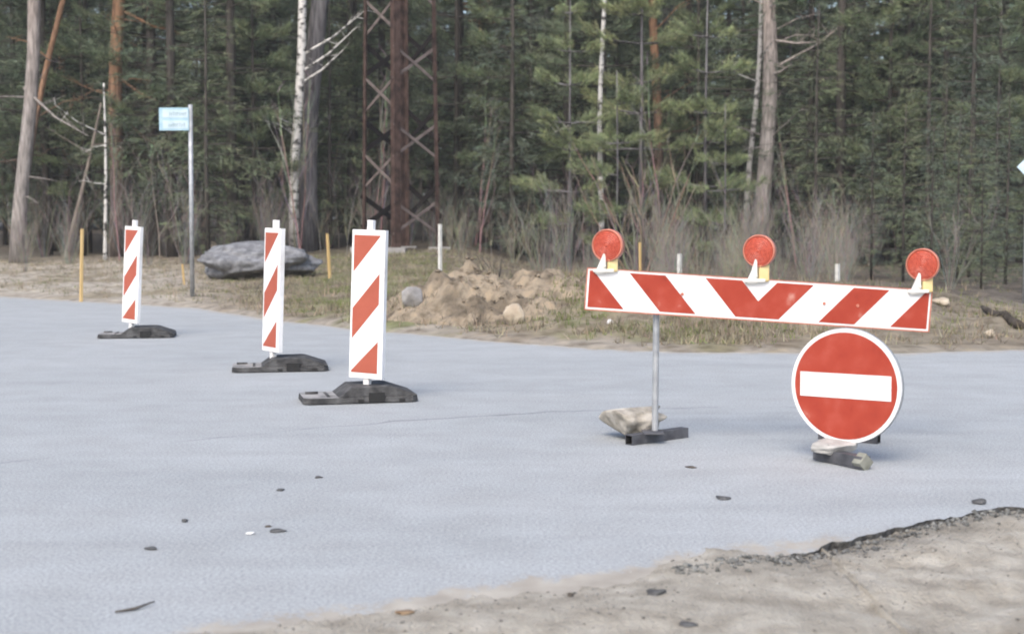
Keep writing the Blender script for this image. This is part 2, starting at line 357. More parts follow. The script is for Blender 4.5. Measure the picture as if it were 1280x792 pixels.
# sandy shoulder in the foreground
M['sand'] = mat('shoulder_sand', [(.26, .233, .19), (.355, .325, .27), (.43, .398, .34)], 7, 1, 1.0, 60, attr='Col', contrast=(.3, .7), detail=12)
def sand_h(x, y):
    d = y - near_y(x)
    over = 1 - sm(.75, 1.15, x)
    n1 = fn(x, y, 3.0, 4, 3.3); n2 = fn(x, y, 14, 3, 1.3)
    lo = -.008 + .020 * n1 + .012 * n2 + .012 * sm(1.9, 2.6, x) - .012 * sm(-.25, 0, d)
    hi = .007 - .055 * (d + .03) - .03 * sm(-1.0, -1.6, x) + .007 * n1 + .003 * n2 + .006 * fn(x, y, .9, 2, 4.7)
    hi = min(hi, .022 + .01 * n1)
    z = lo + (hi - lo) * over
    rut = math.exp(-((y - (4.35 + .35 * (x - 1))) / .09) ** 2) + .7 * math.exp(-((y - (4.8 + .42 * (x - 1))) / .07) ** 2)
    z -= .012 * rut * sm(.6, 1.2, x)
    if d > .52: z = min(z, -.04)
    return z
def sand_c(x, y):
    d = y - near_y(x); n1 = fn(x, y, 1.5, 4, 9.1); n2 = fn(x, y, 9, 3, 2.1)
    k = 1 + .10 * n1 + .12 * n2 + .10 * fn(x, y, 30, 2, 5.5)
    grit = sm(-.4, -.02, d) * sm(.6, 1.0, x) * (.5 + .5 * min(1, max(0, n2 + .4)))
    c = np.array((1, 1, 1)) * k
    return c * (1 - .45 * grit)
sx_ = np.concatenate([np.arange(-6, -1.2, .15), np.arange(-1.2, 3.2, .022), np.arange(3.2, 14, .2)]); sv = np.concatenate([np.arange(0, 1, .018)])
V = []; C = []
for t in sv:
    for x in sx_:
        top = near_y(x) + (.55 if x < 1.15 else .03 if x < 1.3 else .005)
        y = top - 3.2 * (1 - t) ** 1.35 * (1 if x < 5 else 1.5); V.append((x, y, sand_h(x, y))); C.append(sand_c(x, y))
nx = len(sx_); Fs = [(j * nx + i, j * nx + i + 1, (j + 1) * nx + i + 1, (j + 1) * nx + i) for j in range(len(sv) - 1) for i in range(nx - 1)]
me = bpy.data.meshes.new('sand_shoulder'); me.from_pydata(V, [], Fs); me.polygons.foreach_set('use_smooth', [True] * len(Fs)); me.materials.append(M['sand']); me.update(); setcol(me, np.array(C, dtype=np.float32))
struct(link('sand_shoulder', me))

# dug heap of sandy soil
def heap_h(x, y):
    cx, cy = gnd(604, 410)[0] * 1.15, 16.9
    dx, dy = (x - cx) / (1.05 + .35 * mnoise.noise((x * 1.3, y * 1.3, 3))), (y - cy) / 1.15
    r = math.hypot(dx, dy)
    n = fn(x, y, 1.7, 4, 5.2); n2 = fn(x, y, 6, 3, 2.2)
    core = math.exp(-(r ** 2) * 1.25) * (.60 + .20 * n) + (.07 * n2 + .05 * fn(x, y, 13, 2, 4.1)) * (1 - sm(.8, 1.6, r)) + .10 * abs(fn(x, y, 2.6, 2, 8.8)) * (1 - sm(.8, 1.5, r)) if r < 1.9 else -.1
    return H(x, y) - .10 + core
hx = np.arange(-2.3, 1.5, .045); hy = np.arange(14.6, 19.2, .045)
def heap_c(x, y):
    n = fn(x, y, 2.2, 4, 7.7); a = np.array((.285, .235, .172)); b = np.array((.12, .098, .072)); k = sm(-.15, .45, n + .5 * fn(x, y, 7, 2, 3.3))
    return a + (b - a) * k * .8
V_, F_, C_ = grid(hx, hy, heap_h, heap_c)
_rc = random.Random(12)
for _ in range(420):
    a_ = _rc.uniform(0, 6.28); r_ = abs(_rc.gauss(0, .62)); x_ = -.40 + r_ * math.cos(a_) * 1.1; y_ = 16.9 + r_ * math.sin(a_) * 1.3; s_ = .006 + .035 * _rc.random() ** 4
    o_ = len(V_); z_ = heap_h(x_, y_); k_ = _rc.uniform(.8, 1.12); cc = heap_c(x_, y_) * k_
    for b_ in ((1, 0, 0), (-1, 0, 0), (0, 1, 0), (0, -1, 0), (0, 0, 1), (0, 0, -.6)):
        V_.append((x_ + b_[0] * s_ * _rc.uniform(.6, 1.3), y_ + b_[1] * s_ * _rc.uniform(.6, 1.3), z_ + s_ * .2 + b_[2] * s_ * .8)); C_.append(cc)
    F_ += [tuple(q + o_ for q in f) for f in ((0, 2, 4), (2, 1, 4), (1, 3, 4), (3, 0, 4), (2, 0, 5), (1, 2, 5), (3, 1, 5), (0, 3, 5))]
me = bpy.data.meshes.new('soil_heap'); me.from_pydata(V_, [], F_); me.polygons.foreach_set('use_smooth', [True] * len(F_)); me.materials.append(M['soil']); me.update(); setcol(me, np.array(C_, dtype=np.float32))
tag(link('soil_heap', me), 'heap of bare reddish sandy soil at the far edge of the road', 'soil heap')

# ------------------------------------------------------------------ road furniture
def delineator(loc, rotz, lean, footz, label, fx):
    root = thing('traffic_delineator', label, 'traffic delineator', loc, 0, 'striped delineator panels across the closed lane')
    f = MB()
    hw = .215; a = Matrix.Rotation(footz, 4, 'Z')
    a = Matrix.Translation((fx, 0, 0)) @ a @ Matrix.Diagonal((.94, .94, .95, 1))
    def P(x, y, z): return a @ Vector((x, y, z))
    # low plate with a raised, chamfered block: plan corners cut
    plan = [(-.40, -.17), (-.36, -.21), (.37, -.21), (.41, -.17), (.41, .17), (.37, .21), (-.36, .21), (-.40, .17)]
    n = len(plan)
    f.add([P(x, y, .006) for x, y in plan] + [P(x * .985, y * .97, .045) for x, y in plan],
          [tuple(range(n - 1, -1, -1))] + [(i, (i + 1) % n, (i + 1) % n + n, i + n) for i in range(n)], 0)
    f.add([P(x * .985, y * .97, .045) for x, y in plan], [tuple(range(n))], 1)
    prof = [(-.155, .046), (-.145, .052), (-.06, .112), (.19, .116), (.225, .112), (.395, .056), (.40, .046)]
    f.prism(prof[::-1], -.200, .200, 0, a)
    base = f.build('foot', [M['rubber'], M['rubber_skylit']], root, bevel=.006)
    for nm, c0, c1 in (('handle_hole_shade', (.055, -.216, .012), (.165, -.205, .075)), ('notch_shade', (-.02, -.214, .008), (.02, -.207, .03)), ('notch_shade', (.27, -.214, .008), (.31, -.207, .03))):
        h = MB(); h.box(c0, c1, 0, a); h.build(nm, M['inside'], base)  # dark boxes on the foot's side stand in for the shade of openings
    e = MB(); e.box((-.36, .06, .046), (-.27, .075, .062), 0, a); e.box((-.225, -.13, .0455), (-.205, .13, .05), 0, a); e.build('lifting_rib', M['rubber'], base)
    rot = Matrix.Rotation(lean, 4, 'Y') @ Matrix.Rotation(rotz, 4, 'Z')
    p = MB(); p.box((-.021, -.021, .08), (.021, .021, 1.20)); po = p.build('post', M['white'], root, bevel=.004); po.matrix_local = rot
    q = MB(); z0, z1 = .15, 1.135; W = .125
    q.box((-W, -.030, z0), (W, .010, z1), 0)
    yy0, yy1 = -.0315, -.0302; m_ = .026; xl, xr = -W + .015, W - .036; zb, zt = z0 + .035, z1 - .035; hh = zt - zb
    q.prism([(xl, zt), (xl, zt - .245), (xr, zt - .005), (xr, zt)], yy0, yy1, 1)
    q.prism([(xl, zb + .225), (xr, zb + .46), (xr, zb + .665), (xl, zb + .43)], yy0, yy1, 1)
    q.prism([(xl, zb), (xr, zb), (xr, zb + .215), (xl, zb + .012)], yy0, yy1, 1)
    pa = q.build('panel', [M['white'], M['red_faded']], root, bevel=.004); pa.matrix_local = rot
    return root
delineator(gnd(458.5, 500), R(-24), R(1.9), R(14), 'largest striped delineator, nearest the camera, red and white panel on grey rubber foot', -.065)
delineator(gnd(341, 462), R(-50), R(2.0), R(10), 'thin-looking delineator turned sideways, in front of the grey boulder', .055)
delineator(gnd(164, 421), R(-38), R(3.0), R(8), 'smallest striped delineator, beside the tall name sign and yellow stake', .06)

# barrier board
BY = 7.62
bc = at(947.5, 374.5, BY)
K = BY / F_PX
bar = thing('road_barrier', 'long red and white chevron barrier board on steel legs with three red lamps', 'road barrier', (bc.x, BY, 0))
roll = Matrix.Translation((0, 0, bc.z)) @ Matrix.Rotation(R(3.75), 4, 'Y')
hw, hh = 215 * K, 25.2 * K
b = MB(); b.box((-hw, -.010, -hh), (hw, .018, hh), 0)
def stripe(t0, t1, sgn):           # slanted stripe, offsets in photo pixels from the middle along the top edge
    m_ = 2.3 * K; tz, bz = hh - m_, -hh + m_; sh = 41 * K
    pts = []
    lo, hi = (t0 * K), (t1 * K); L = hw - m_
    poly = [(-hi, tz), (-lo, tz), (-lo + sh, bz), (-hi + sh, bz)]
    # clip at the board's end and at the middle
    def clip(P_, keep, xc):
        out = []
        for i in range(len(P_)):
            p, q = P_[i], P_[(i + 1) % len(P_)]; ip, iq = keep(p[0]), keep(q[0])
            if ip: out.append(p)
            if ip != iq:
                s_ = (xc - p[0]) / (q[0] - p[0]); out.append((xc, p[1] + s_ * (q[1] - p[1])))
        return out
    poly = clip(poly, lambda x: x >= -L, -L); poly = clip(poly, lambda x: x <= 0, 0)
    if sgn > 0: poly = [(-x, z) for x, z in poly][::-1]
    return poly[::-1]
for lo, hi in ((22, 68), (118, 163), (208, 260)):
    for sg in (-1, 1): b.prism(stripe(lo, hi, sg), -.0115, -.0102, 1)
bo = b.build('board', [M['white'], M['red']], bar, bevel=.003); bo.matrix_local = roll
sc_ = MB()
for (u_, v_) in ((852, 374), (1030, 392), (1072, 395)):
    s_ = (u_ - 947.5) * K; sc_.tube([(s_, -.0115, .004), (s_, -.0165, .004)], [.009, .008], 8)
o = sc_.build('bolt', M['lensrim'], bo)
e_ = MB(); e_.box((-hw - .004, -.013, -hh - .006), (hw + .004, -.004, -hh - .001)); e_.box((-hw - .004, -.013, hh + .001), (hw + .004, -.004, hh + .005))
e_.box((-hw - .006, -.013, -hh - .006), (-hw - .001, -.004, hh + .005)); e_.box((hw + .001, -.013, -hh - .006), (hw + .006, -.004, hh + .005))
e_.build('edge_strip', M['lensrim'], bo)
def hollow(mb, p0, p1, s_, wall, mi_out=0, mi_in=1):
    p0, p1 = Vector(p0), Vector(p1); t = (p1 - p0).normalized(); x = t.cross(Vector((0, 0, 1))).normalized(); z = x.cross(t)
    def ring(p, r): return [p + x * (a * r) + z * (b_ * r) for a, b_ in ((-1, -1), (1, -1), (1, 1), (-1, 1))]
    vs = ring(p0, s_) + ring(p1, s_) + ring(p0, s_ - wall) + ring(p1, s_ - wall)
    fs = []
    for k in range(4):
        j = (k + 1) % 4
        fs += [(k, j, j + 4, k + 4), (k + 8, k, j, j + 8)[::-1], (k + 4, j + 4, j + 12, k + 12)]
    mb.add(vs, fs, mi_out); mb.add(ring(p0, s_ - wall) + ring(p1, s_ - wall), [(k + 4, (k + 1) % 4 + 4, (k + 1) % 4, k) for k in range(4)], mi_in)
for which, (u_, vb) in enumerate(((821, 548), (1064, 552))):
    xo = (u_ - 640) * K - bc.x; zt = (roll @ Vector((xo, 0, 0))).z + hh * .8
    l = MB(); l.tube([(xo, .038, .045), (xo + .004, .038, zt)], [.0175, .0175], 12); leg = l.build('leg', M['galv'], bar, smooth=False)
    c_ = MB(); c_.box((xo - .03, .016, zt - .13), (xo + .03, .06, zt - .09)); c_.build('clamp', M['steel_dark'], leg)
    ft = MB()
    if which == 0:
        a_, b2 = gnd(786, 556), gnd(856, 546)
        hollow(ft, (a_.x - bc.x, a_.y - BY, .028), (b2.x - bc.x, b2.y - BY, .028), .027, .004)
        ft.box((xo - .07, -.07, .056), (xo + .04, .075, .063), 0)
    else:
        hollow(ft, (xo - .12, .16, .028), (xo + .16, -.02, .028), .027, .004); ft.box((xo - .05, .0, .056), (xo + .05, .075, .063), 0)
    ft.build('foot', [M['steel_dark'], M['inside']], bar)
def lamp(u_, v_, sw):
    c = at(u_, v_, BY); s_ = (u_ - 947.5) * K
    top = roll @ Vector((s_, .004, hh))
    lens_z = c.z; r = 19.5 * K; x0 = c.x - bc.x
    hz = top.z
    hb = MB(); hb.box((x0 - .004, -.030, hz - .010), (x0 + .052, .045, lens_z - r * .78)); hs = hb.build('warning_lamp', M['yellow'], bar, bevel=.008)
    yaw = Matrix.Translation((x0, -.01, lens_z)) @ Matrix.Rotation(R(-26), 4, 'Z')
    L = MB(); n = 32
    def ring(rr, y): return [yaw @ Vector((rr * math.cos(2 * math.pi * k / n), y, rr * math.sin(2 * math.pi * k / n))) for k in range(n)]
    prof = [(.08, -.032)] + [(.08 + .8 * q / 14, -.0315 + .011 * (q / 14) ** 2 + (.0022 if q % 2 else 0)) for q in range(1, 15)] + [(.92, -.018), (.95, -.012), (.95, .02), (.90, .026), (.75, .030), (.45, .033), (.12, .034)]
    vs = []; fs = []
    for rr, y in prof: vs += ring(rr * r, y)
    for i in range(len(prof) - 1):
        for k in range(n): fs.append((i * n + k, (i + 1) * n + k, (i + 1) * n + (k + 1) % n, i * n + (k + 1) % n))
    fs += [tuple(range(n)), tuple(range(len(prof) * n - 1, (len(prof) - 1) * n - 1, -1))]
    L.add(vs, fs); L.build('lens', M['lens'], hs, smooth=False)
    rim = MB(); vs = []; fs = []
    for rr, y in ((.96, -.022), (1.04, -.018), (1.04, .022), (.96, .022)): vs += ring(rr * r, y)
    for i in range(4):
        for k in range(n): fs.append((i * n + k, ((i + 1) % 4) * n + k, ((i + 1) % 4) * n + (k + 1) % n, i * n + (k + 1) % n))
    rim.add(vs, fs); rim.build('rim', M['lensrim'], hs, smooth=True)
    br = MB(); xb = x0 - .030
    br.prism([(xb - .042, hz - .02), (xb + .018, hz - .02), (xb + .016, lens_z - r * .55), (xb + .004, lens_z - r * .5), (xb - .012, hz + .05)], -.03, -.006)
    br.prism([(xb - .05, hz - .012), (xb + .06, hz - .012), (xb + .06, hz + .006), (xb - .05, hz + .006)], -.036, .03)
    br.build('bracket', M['lampwhite'], hs, bevel=.003)
    bt = MB(); bt.tube([(x0 - .02, -.03, hz + .022), (x0 - .02, -.04, hz + .022)], [.009, .007], 8); bt.build('wing_bolt', M['lampwhite'], hs)
for u_, v_ in ((760, 306.5), (949, 313.5), (1153, 330.5)): lamp(u_, v_, 0)

# no entry sign on its own low stand
SY = 7.02
scn = at(1057.5, 482, SY)
sg = thing('no_entry_sign', 'round red no entry sign with white bar, low on its own steel foot', 'road sign', (scn.x, SY, 0))
srot = Matrix.Translation((0, 0, scn.z)) @ Matrix.Rotation(R(-.4), 4, 'Y') @ Matrix.Rotation(R(-35), 4, 'Z')
p = MB(); n = 64; r = .285
def circ(r, c=0): return [(r * math.cos(2 * math.pi * k / n), r * math.sin(2 * math.pi * k / n)) for k in range(n)]
p.prism(circ(r), -.010, .004, 0); p.prism(circ(r - .019), -.0122, -.0102, 1); p.prism([(-.236, -.061), (.236, -.061), (.236, .061), (-.236, .061)], -.0142, -.0124, 0)
so = p.build('sign_plate', [M['white'], M['red']], sg); so.matrix_local = srot
rb = MB(); vs = []; fs = []
for rr, y in ((.286, .0045), (.288, .022), (.283, .022), (.281, .0045)): vs += [(rr * math.cos(2 * math.pi * k / n), y, rr * math.sin(2 * math.pi * k / n)) for k in range(n)]
for i in range(4):
    for k in range(n): fs.append((i * n + k, ((i + 1) % 4) * n + k, ((i + 1) % 4) * n + (k + 1) % n, i * n + (k + 1) % n))
rb.add(vs, fs); rb.build('back_rim', M['galv'], so, smooth=True)
p = MB(); p.tube([(0, .06, .075), (0, .06, scn.z + .25)], [.02, .02], 12); p.build('post', M['galv'], sg)
p = MB(); a_, b2 = gnd(1022, 574), gnd(1082, 587)
a2, e2 = Vector((a_.x - scn.x, a_.y - SY, .034)), Vector((b2.x - scn.x, b2.y - SY, .034))
hollow(p, e2, a2, .030, .006)
p.box((-.05, .03, .064), (.05, .11, .07), 0)
fo_ = p.build('foot', [M['steel_dark'], M['inside']], sg)  # dark tone paints in the shade the concrete lump throws on the tube
p = MB(); dirn = (a2 - e2).normalized(); p.tube([e2 - dirn * .006, e2 + dirn * .05], [.048, .048], 4); p.build('foot_cap', M['steel_olive'], fo_, bevel=.004)

# lumps of broken concrete and stones
def lump(name, c, size, seed, m, label, cat, rough=.28, rotz=0, flare=0, sub=4, sink=.12, group=None, fac=0.0, facets=9):
    bm = bmesh.new(); bmesh.ops.create_icosphere(bm, subdivisions=sub, radius=1)
    rl = random.Random(int(seed * 1000)); planes = [(Vector((rl.gauss(0, 1), rl.gauss(0, 1), rl.gauss(0, 1))).normalized(), rl.uniform(.62, .9)) for _ in range(facets)]
    for v in bm.verts:
        p = v.co.copy(); k = 1 + rough * mnoise.noise(p * 1.1 + Vector((seed, 0, 0))) + rough * .5 * mnoise.noise(p * 2.7 + Vector((0, seed, 0))) + rough * .22 * mnoise.noise(p * 7 + Vector((0, 0, seed)))
        k *= 1 + .10 * fac * (mnoise.cell(p * 1.7 + Vector((seed, seed, 0))) - .5)
        q = p * k
        for nrm, dd in planes:
            e = q.dot(nrm) - dd
            if e > 0: q = q - nrm * (e * .93)
        w_ = 1 + flare * q.z; v.co = Vector((q.x * size[0] * .58 * w_, q.y * size[1] * .58 * w_, q.z * size[2] * .6))
    zmin = min(v.co.z for v in bm.verts)
    for v in bm.verts: v.co.z -= zmin + sink * size[2]
    me = bpy.data.meshes.new(name); bm.to_mesh(me); bm.free(); me.materials.append(m)
    me.polygons.foreach_set('use_smooth', [True] * len(me.polygons))
    o = link(name, me); o.location = c; o.rotation_euler = (0, 0, rotz); return tag(o, label, cat, group)
p_ = gnd(790, 549); lump('concrete_chunk', (p_.x + .0, p_.y + .06, 0), (.31, .24, .18), 3.3, M['concrete'], 'rough beige concrete chunk weighing down the bare left leg of the barrier', 'concrete chunk', .42, .4, .42, 4, .03, 'weights on the barrier feet')
p_ = gnd(1044, 578); lump('concrete_chunk', (p_.x + .02, p_.y + .035, .042), (.25, .19, .066), 8.3, M['concrete_pale'], 'pale grey concrete slab lump on the foot under the no entry sign', 'concrete chunk', .35, .2, .1, 4, .02, 'weights on the barrier feet')
# boulder and stones on the verge
bp_ = at(320, 343, 27); lump('boulder', (bp_.x, 27.6, H(bp_.x, 27)), (2.12, 1.6, .66), 5.7, M['boulder'], 'big flat grey granite boulder on the grass behind the delineators', 'boulder', .30, .06, .20, 5, .16)
for (u_, v_, Y, s_, m_, lb) in ((643, 402, 15.6, (.22, .2, .21), 'stone', 'pale round stone on the right flank of the soil heap'),
                             (517, 382, 17.2, (.27, .25, .22), 'stone_grey', 'small grey stone on the grass left of the soil heap'),
                             (266, 317, 29, (.30, .25, .34), 'stone', 'pale stone peeping over the left end of the boulder'),
                             (312, 315, 30, (.26, .22, .34), 'stone', 'pale stone peeping over the middle of the boulder'),
                             (1176, 380, 17.5, (.22, .2, .1), 'stone', 'flat pinkish stone on the bank beside the right end of the barrier'),
                             (763, 404, 15.5, (.07, .07, .06), 'scrap', 'tiny white stone on the bank under the barrier board'),
                             (1237, 419, 14.8, (.10, .1, .09), 'stone', 'little pale stone on the sandy bank near the road sign')):
    q = hit(u_, v_, (lambda x, y: max(H(x, y), heap_h(x, y))) if abs(u_ - 600) < 120 else None); lump('stone', (q.x, q.y, q.z - .02), s_, u_ * .13, M[m_], lb, 'stone', .25, 0, 0, 3)
q = at(1250, 399, 17); l = MB()
p0, p1 = hit(1228, 388), hit(1277, 412)
pts = [p0.lerp(p1, t) for t in np.linspace(0, 1, 9)]
pts = [Vector((p.x, p.y + .05 * mnoise.noise((i, 0, 1)), H(p.x, p.y) + .035)) for i, p in enumerate(pts)]
l.tube(pts, [.02, .03, .034, .036, .04, .042, .04, .045, .04], 8, wob=.5); tag(l.build('fallen_log', M['log'], smooth=True), 'dark rotten log lying on pale sand at the right edge', 'log')

# name sign on a tall pole
ps = gnd(240.5, 375); D = ps.y; k = D / F_PX
ns = thing('name_sign', 'tall grey pole carrying a pale blue two-row name plate', 'street sign', (ps.x, D, H(ps.x, D)))
z_of = lambda v: at(240, v, D).z - H(ps.x, D)
m_ = MB(); m_.tube([(0, 0, -.1), (.012, 0, z_of(131))], [.034, .034], 12); m_.build('pole', M['galv'], ns, smooth=True)
m_ = MB(); zt, zb = z_of(135), z_of(163.5); xl, xr = (203.5 - 240.5) * k, (240.5 - 240.5) * k
m_.box((xl, -.052, zb), (xr, -.036, zt)); pl = m_.build('name_plate', M['plate'], ns, bevel=.004)
m_ = MB(); x1 = xl + .055
for z0, z1 in ((zb + .03, (zb + zt) / 2 - .022), ((zb + zt) / 2 + .022, zt - .03)): m_.box((x1, -.0545, z0), (xr - .015, -.0522, z1))
m_.build('text_field', M['plate_white'], pl)
rn = random.Random(4)
for (z0, z1, xa, xb) in (((zb + .05), (zb + zt) / 2 - .05, x1 + .09, xr - .07), ((zb + zt) / 2 + .05, zt - .055, x1 + .10, xr - .05)):
    x = xa; m_ = MB()
    while x < xb:
        w_ = rn.uniform(.012, .03); hh_ = (z1 - z0) * rn.uniform(.6, 1); m_.box((x, -.0568, z0), (x + .009, -.0547, z0 + hh_)); m_.box((x + .0092, -.0568, z0 + hh_ * rn.choice((.4, .7))), (x + w_, -.0547, z0 + hh_ * .85)); x += w_ + .012
    m_.build('lettering', M['ink'], pl)

# diamond sign at the right edge of the picture
Yd = 19.0; pd = at(1280.5, 400, Yd); k = Yd / F_PX
ds = thing('diamond_sign', 'pale diamond-shaped road sign on a grey pole at the right edge', 'road sign', (pd.x, Yd, H(pd.x, Yd)))
zc = at(1280, 209, Yd).z - H(pd.x, Yd)
m_ = MB(); m_.tube([(.0, 0, -.1), (0, 0, zc + .35)], [.032, .032], 12); m_.build('pole', M['galv'], ds, smooth=True)
rr = 27 * k; xo = (1292 - 1280.5) * k
m_ = MB(); m_.prism([(xo - rr, zc), (xo, zc - rr), (xo + rr, zc), (xo, zc + rr)], -.05, -.036); dp = m_.build('sign_plate', M['bluesign'], ds, bevel=.003)
m_ = MB(); m_.box((-.05, -.036, zc - .02), (xo + .05, .036, zc + .02)); m_.build('bracket', M['galv'], ds)

# survey stakes
def stake(u0, v0, u1, v1, Y, r, m_, label, name='survey_stake', seg=4):
    a = at(u1, v1, Y); t = at(u0, v0, Y); z = H(a.x, a.y)
    s_ = MB(); s_.tube([(0, 0, -.2), (t.x - a.x, 0, t.z - z)], [r, r * .9], seg)
    o = s_.build(name, M[m_]); o.location = (a.x, a.y, z); tag(o, label, 'stake', 'survey stakes along the verge')
    return o
stake(102.5, 286, 100.5, 376, gnd(100, 377).y, .027, 'stake', 'tall straight yellow wooden stake left of the smallest delineator')
stake(409, 292, 413, 348, 27, .030, 'stake', 'leaning yellow wooden stake right of the grey boulder')
stake(550, 280, 550, 341, 24, .037, 'stake_white', 'white stake standing in grass right of the rusty pylon foot')
stake(800, 303, 801, 350, 24, .025, 'stake', 'thin yellow stake behind the barrier in front of the fanning shrub')
stake(849.5, 317, 849, 350, 22, .042, 'stake_white', 'short white stake behind the barrier between left and middle lamps')
stake(1047, 330, 1047, 360, 22, .042, 'stake_white', 'short white stake behind the barrier right of the middle lamp')
stake(228, 330, 231, 352, 25.5, .02, 'stake', 'tiny pale stake beside the foot of the tall name sign')

# litter on the road
def litter(u_, v_, wpx, hpx, m_, name, label, cat, seed, yaw=0):
    p = gnd(u_, v_); k = p.y / F_PX
    if u_ > 1200 or (u_ < 900 and v_ > 735): p.z = max(0, sand_h(p.x, p.y))
    o = lump(name, (p.x, p.y, p.z), (wpx * k * .85, wpx * k * .75, max(.008, hpx * k * .65)), seed, M[m_], label, cat, .6, yaw, 0, 3, .12)
litter(905, 623, 24, 4, 'crumb', 'asphalt_crumb', 'flat black crumb lying on the road below the no entry sign', 'debris', 1.1)
litter(345, 664, 22, 5, 'crumb', 'asphalt_crumb', 'flat dark crumb lying beside a white scrap on open road', 'debris', 2.1, .3)
litter(335, 658, 9, 3, 'twig', 'bark_flake', 'tiny bark flake just behind the crumb next to the white scrap', 'debris', 7.1)
litter(313, 667, 14, 2, 'scrap', 'paper_scrap', 'small white scrap lying flat on the asphalt', 'debris', 3.1)
litter(231, 652, 9, 6, 'crumb', 'pebble', 'single dark pebble alone on the road at left', 'debris', 4.1)
litter(350, 613, 12, 4, 'crumb', 'pebble', 'dark pebble on the road behind the white scrap', 'debris', 5.1)
litter(398, 597, 10, 4, 'crumb', 'pebble', 'dark pebble on the road farthest from the camera', 'debris', 6.1)
litter(189, 686, 17, 2, 'crumb', 'bark_flake', 'faint flat bark flake on the road at lower left', 'debris', 8.2)
litter(864, 584, 14, 3, 'twig', 'bark_flake', 'small dark bark flake on the road in front of the concrete chunk', 'debris', 8.1)
litter(820, 748, 26, 10, 'crumb', 'asphalt_crumb', 'dark lump of asphalt lying on the sand shoulder', 'debris', 9.1, .5)
litter(713, 748, 9, 9, 'twig', 'pebble', 'small brown pebble at the edge of the sand', 'debris', 10.1)
litter(1224, 629, 22, 9, 'crumb', 'asphalt_crumb', 'broken grey asphalt piece at the right road edge', 'debris', 11.1)
litter(860, 788, 24, 8, 'crumb', 'asphalt_crumb', 'crumb of asphalt at the bottom edge of the sand shoulder', 'debris', 13.1)
litter(507, 768, 26, 4, 'leafm', 'dead_leaf', 'brown dead leaf lying where the sand meets the road', 'leaf', 12.1, .2)
tw = MB(); a_, b_, c_ = gnd(144, 767), gnd(168, 763), gnd(193, 756); up = Vector((0, 0, .007))
tw.tube([a_ + up, b_ + up, c_ + up * 1.8], [.003, .005, .002], 6); tag(tw.build('twig', M['twig'], smooth=True), 'thin dark twig lying on the road at bottom left', 'twig')

# gravel of the shoulder and crumbs along the broken edge
def gravel():
    rn = np.random.default_rng(5); V = []; T = []; C = []
    base = np.array([(1, 0, 0), (-1, 0, 0), (0, 1, 0), (0, -1, 0), (0, 0, 1), (0, 0, -.6)], float)
    fc = [(0, 2, 4), (2, 1, 4), (1, 3, 4), (3, 0, 4), (2, 0, 5), (1, 2, 5), (3, 1, 5), (0, 3, 5)]
    def put(x, y, s, col):
        o = len(V); a = rn.uniform(0, 6.3); ca, sa = math.cos(a), math.sin(a)
        for b in base:
            q = b * s * rn.uniform(.6, 1.25, 3) * (1, 1, .7); V.append((x + q[0] * ca - q[1] * sa, y + q[0] * sa + q[1] * ca, sand_h(x, y) + s * .15 + q[2])); C.append(col)
        T.extend([(a_ + o, b_ + o, c_ + o) for a_, b_, c_ in fc])
    for _ in range(5200):
        x = rn.uniform(-1.2, 2.4); d = -abs(rn.normal(0, .55)) if rn.random() < .5 else -rn.uniform(0, 1.9)
        y = near_y(x) + d + (.2 if x < .9 else 0)
        s = .0016 + .007 * rn.random() ** 5; k = rn.uniform(.10, .42); put(x, y, s, (k, k * .95, k * .88))
    for _ in range(1500):
        x = rn.uniform(.55, 2.6); y = near_y(x) - abs(rn.normal(0, .085)) + .01; s = .0025 + .016 * rn.random() ** 4; k = rn.uniform(.06, .24); put(x, y, s, (k, k, k * .96))
    me = tri_mesh('gravel', V, T, C, M['grassm']); stuff(link('gravel', me), 'loose grit and crumbs on the sand shoulder', 'gravel')
gravel()

# ------------------------------------------------------------------ grass and litter on the verge
def blades(B, Dn, L, W, C, rng, curve=None):
    n = len(B); r = rng.normal(size=(n, 3)); Sd = np.cross(Dn, r); Sd /= np.linalg.norm(Sd, axis=1, keepdims=True) + 1e-9
    h = (W / 2)[:, None] * Sd
    V = np.empty((n, 3, 3)); V[:, 0] = B - h; V[:, 1] = B + h; V[:, 2] = B + Dn * L[:, None]
    return V.reshape(-1, 3), np.arange(n * 3).reshape(-1, 3), np.repeat(C, 3, 0)
def grass(name, n, seed, dens, col, hlo, hhi, label, lie=.5):
    rng = np.random.default_rng(seed); B = []; hs = []
    while len(B) < n:
        y = 12.5 + 24 * rng.random() ** 1.5; x = rng.uniform(-.38, .38) * y
        d = y - far_y(x); u = 640 + F_PX * x / y
        if d < .1 or rng.random() > dens(x, y, d, u): continue
        z = H(x, y)
        if abs(x + .35) < 1.6 and 14.7 < y < 19: z = max(z, heap_h(x, y))
        for _ in range(6):
            B.append((x + rng.normal(0, .04), y + rng.normal(0, .04), z - .01)); hs.append(rng.uniform(hlo, hhi))
    B = np.array(B); n = len(B); a = rng.uniform(0, 6.283, n); t = np.abs(rng.normal(0, lie, n)); Dn = np.stack([np.cos(a) * np.sin(t), np.sin(a) * np.sin(t), np.cos(t)], 1)
    Dn[:, 2] = np.abs(Dn[:, 2]) + .05; Dn /= np.linalg.norm(Dn, axis=1, keepdims=True)
    C = np.array(col)[None] * rng.uniform(.6, 1.35, (n, 1)) * rng.uniform(.9, 1.1, (n, 3))
    V, T, Cc = blades(B, Dn, np.array(hs), np.full(n, .009) + rng.random(n) * .006, C, rng)
    stuff(link(name, tri_mesh(name, V, T, Cc, M['grassm'])), label, 'grass')
def onheap(x, y): return math.hypot((x + .4) / .9, (y - 16.9) / 1.3) < 1.0
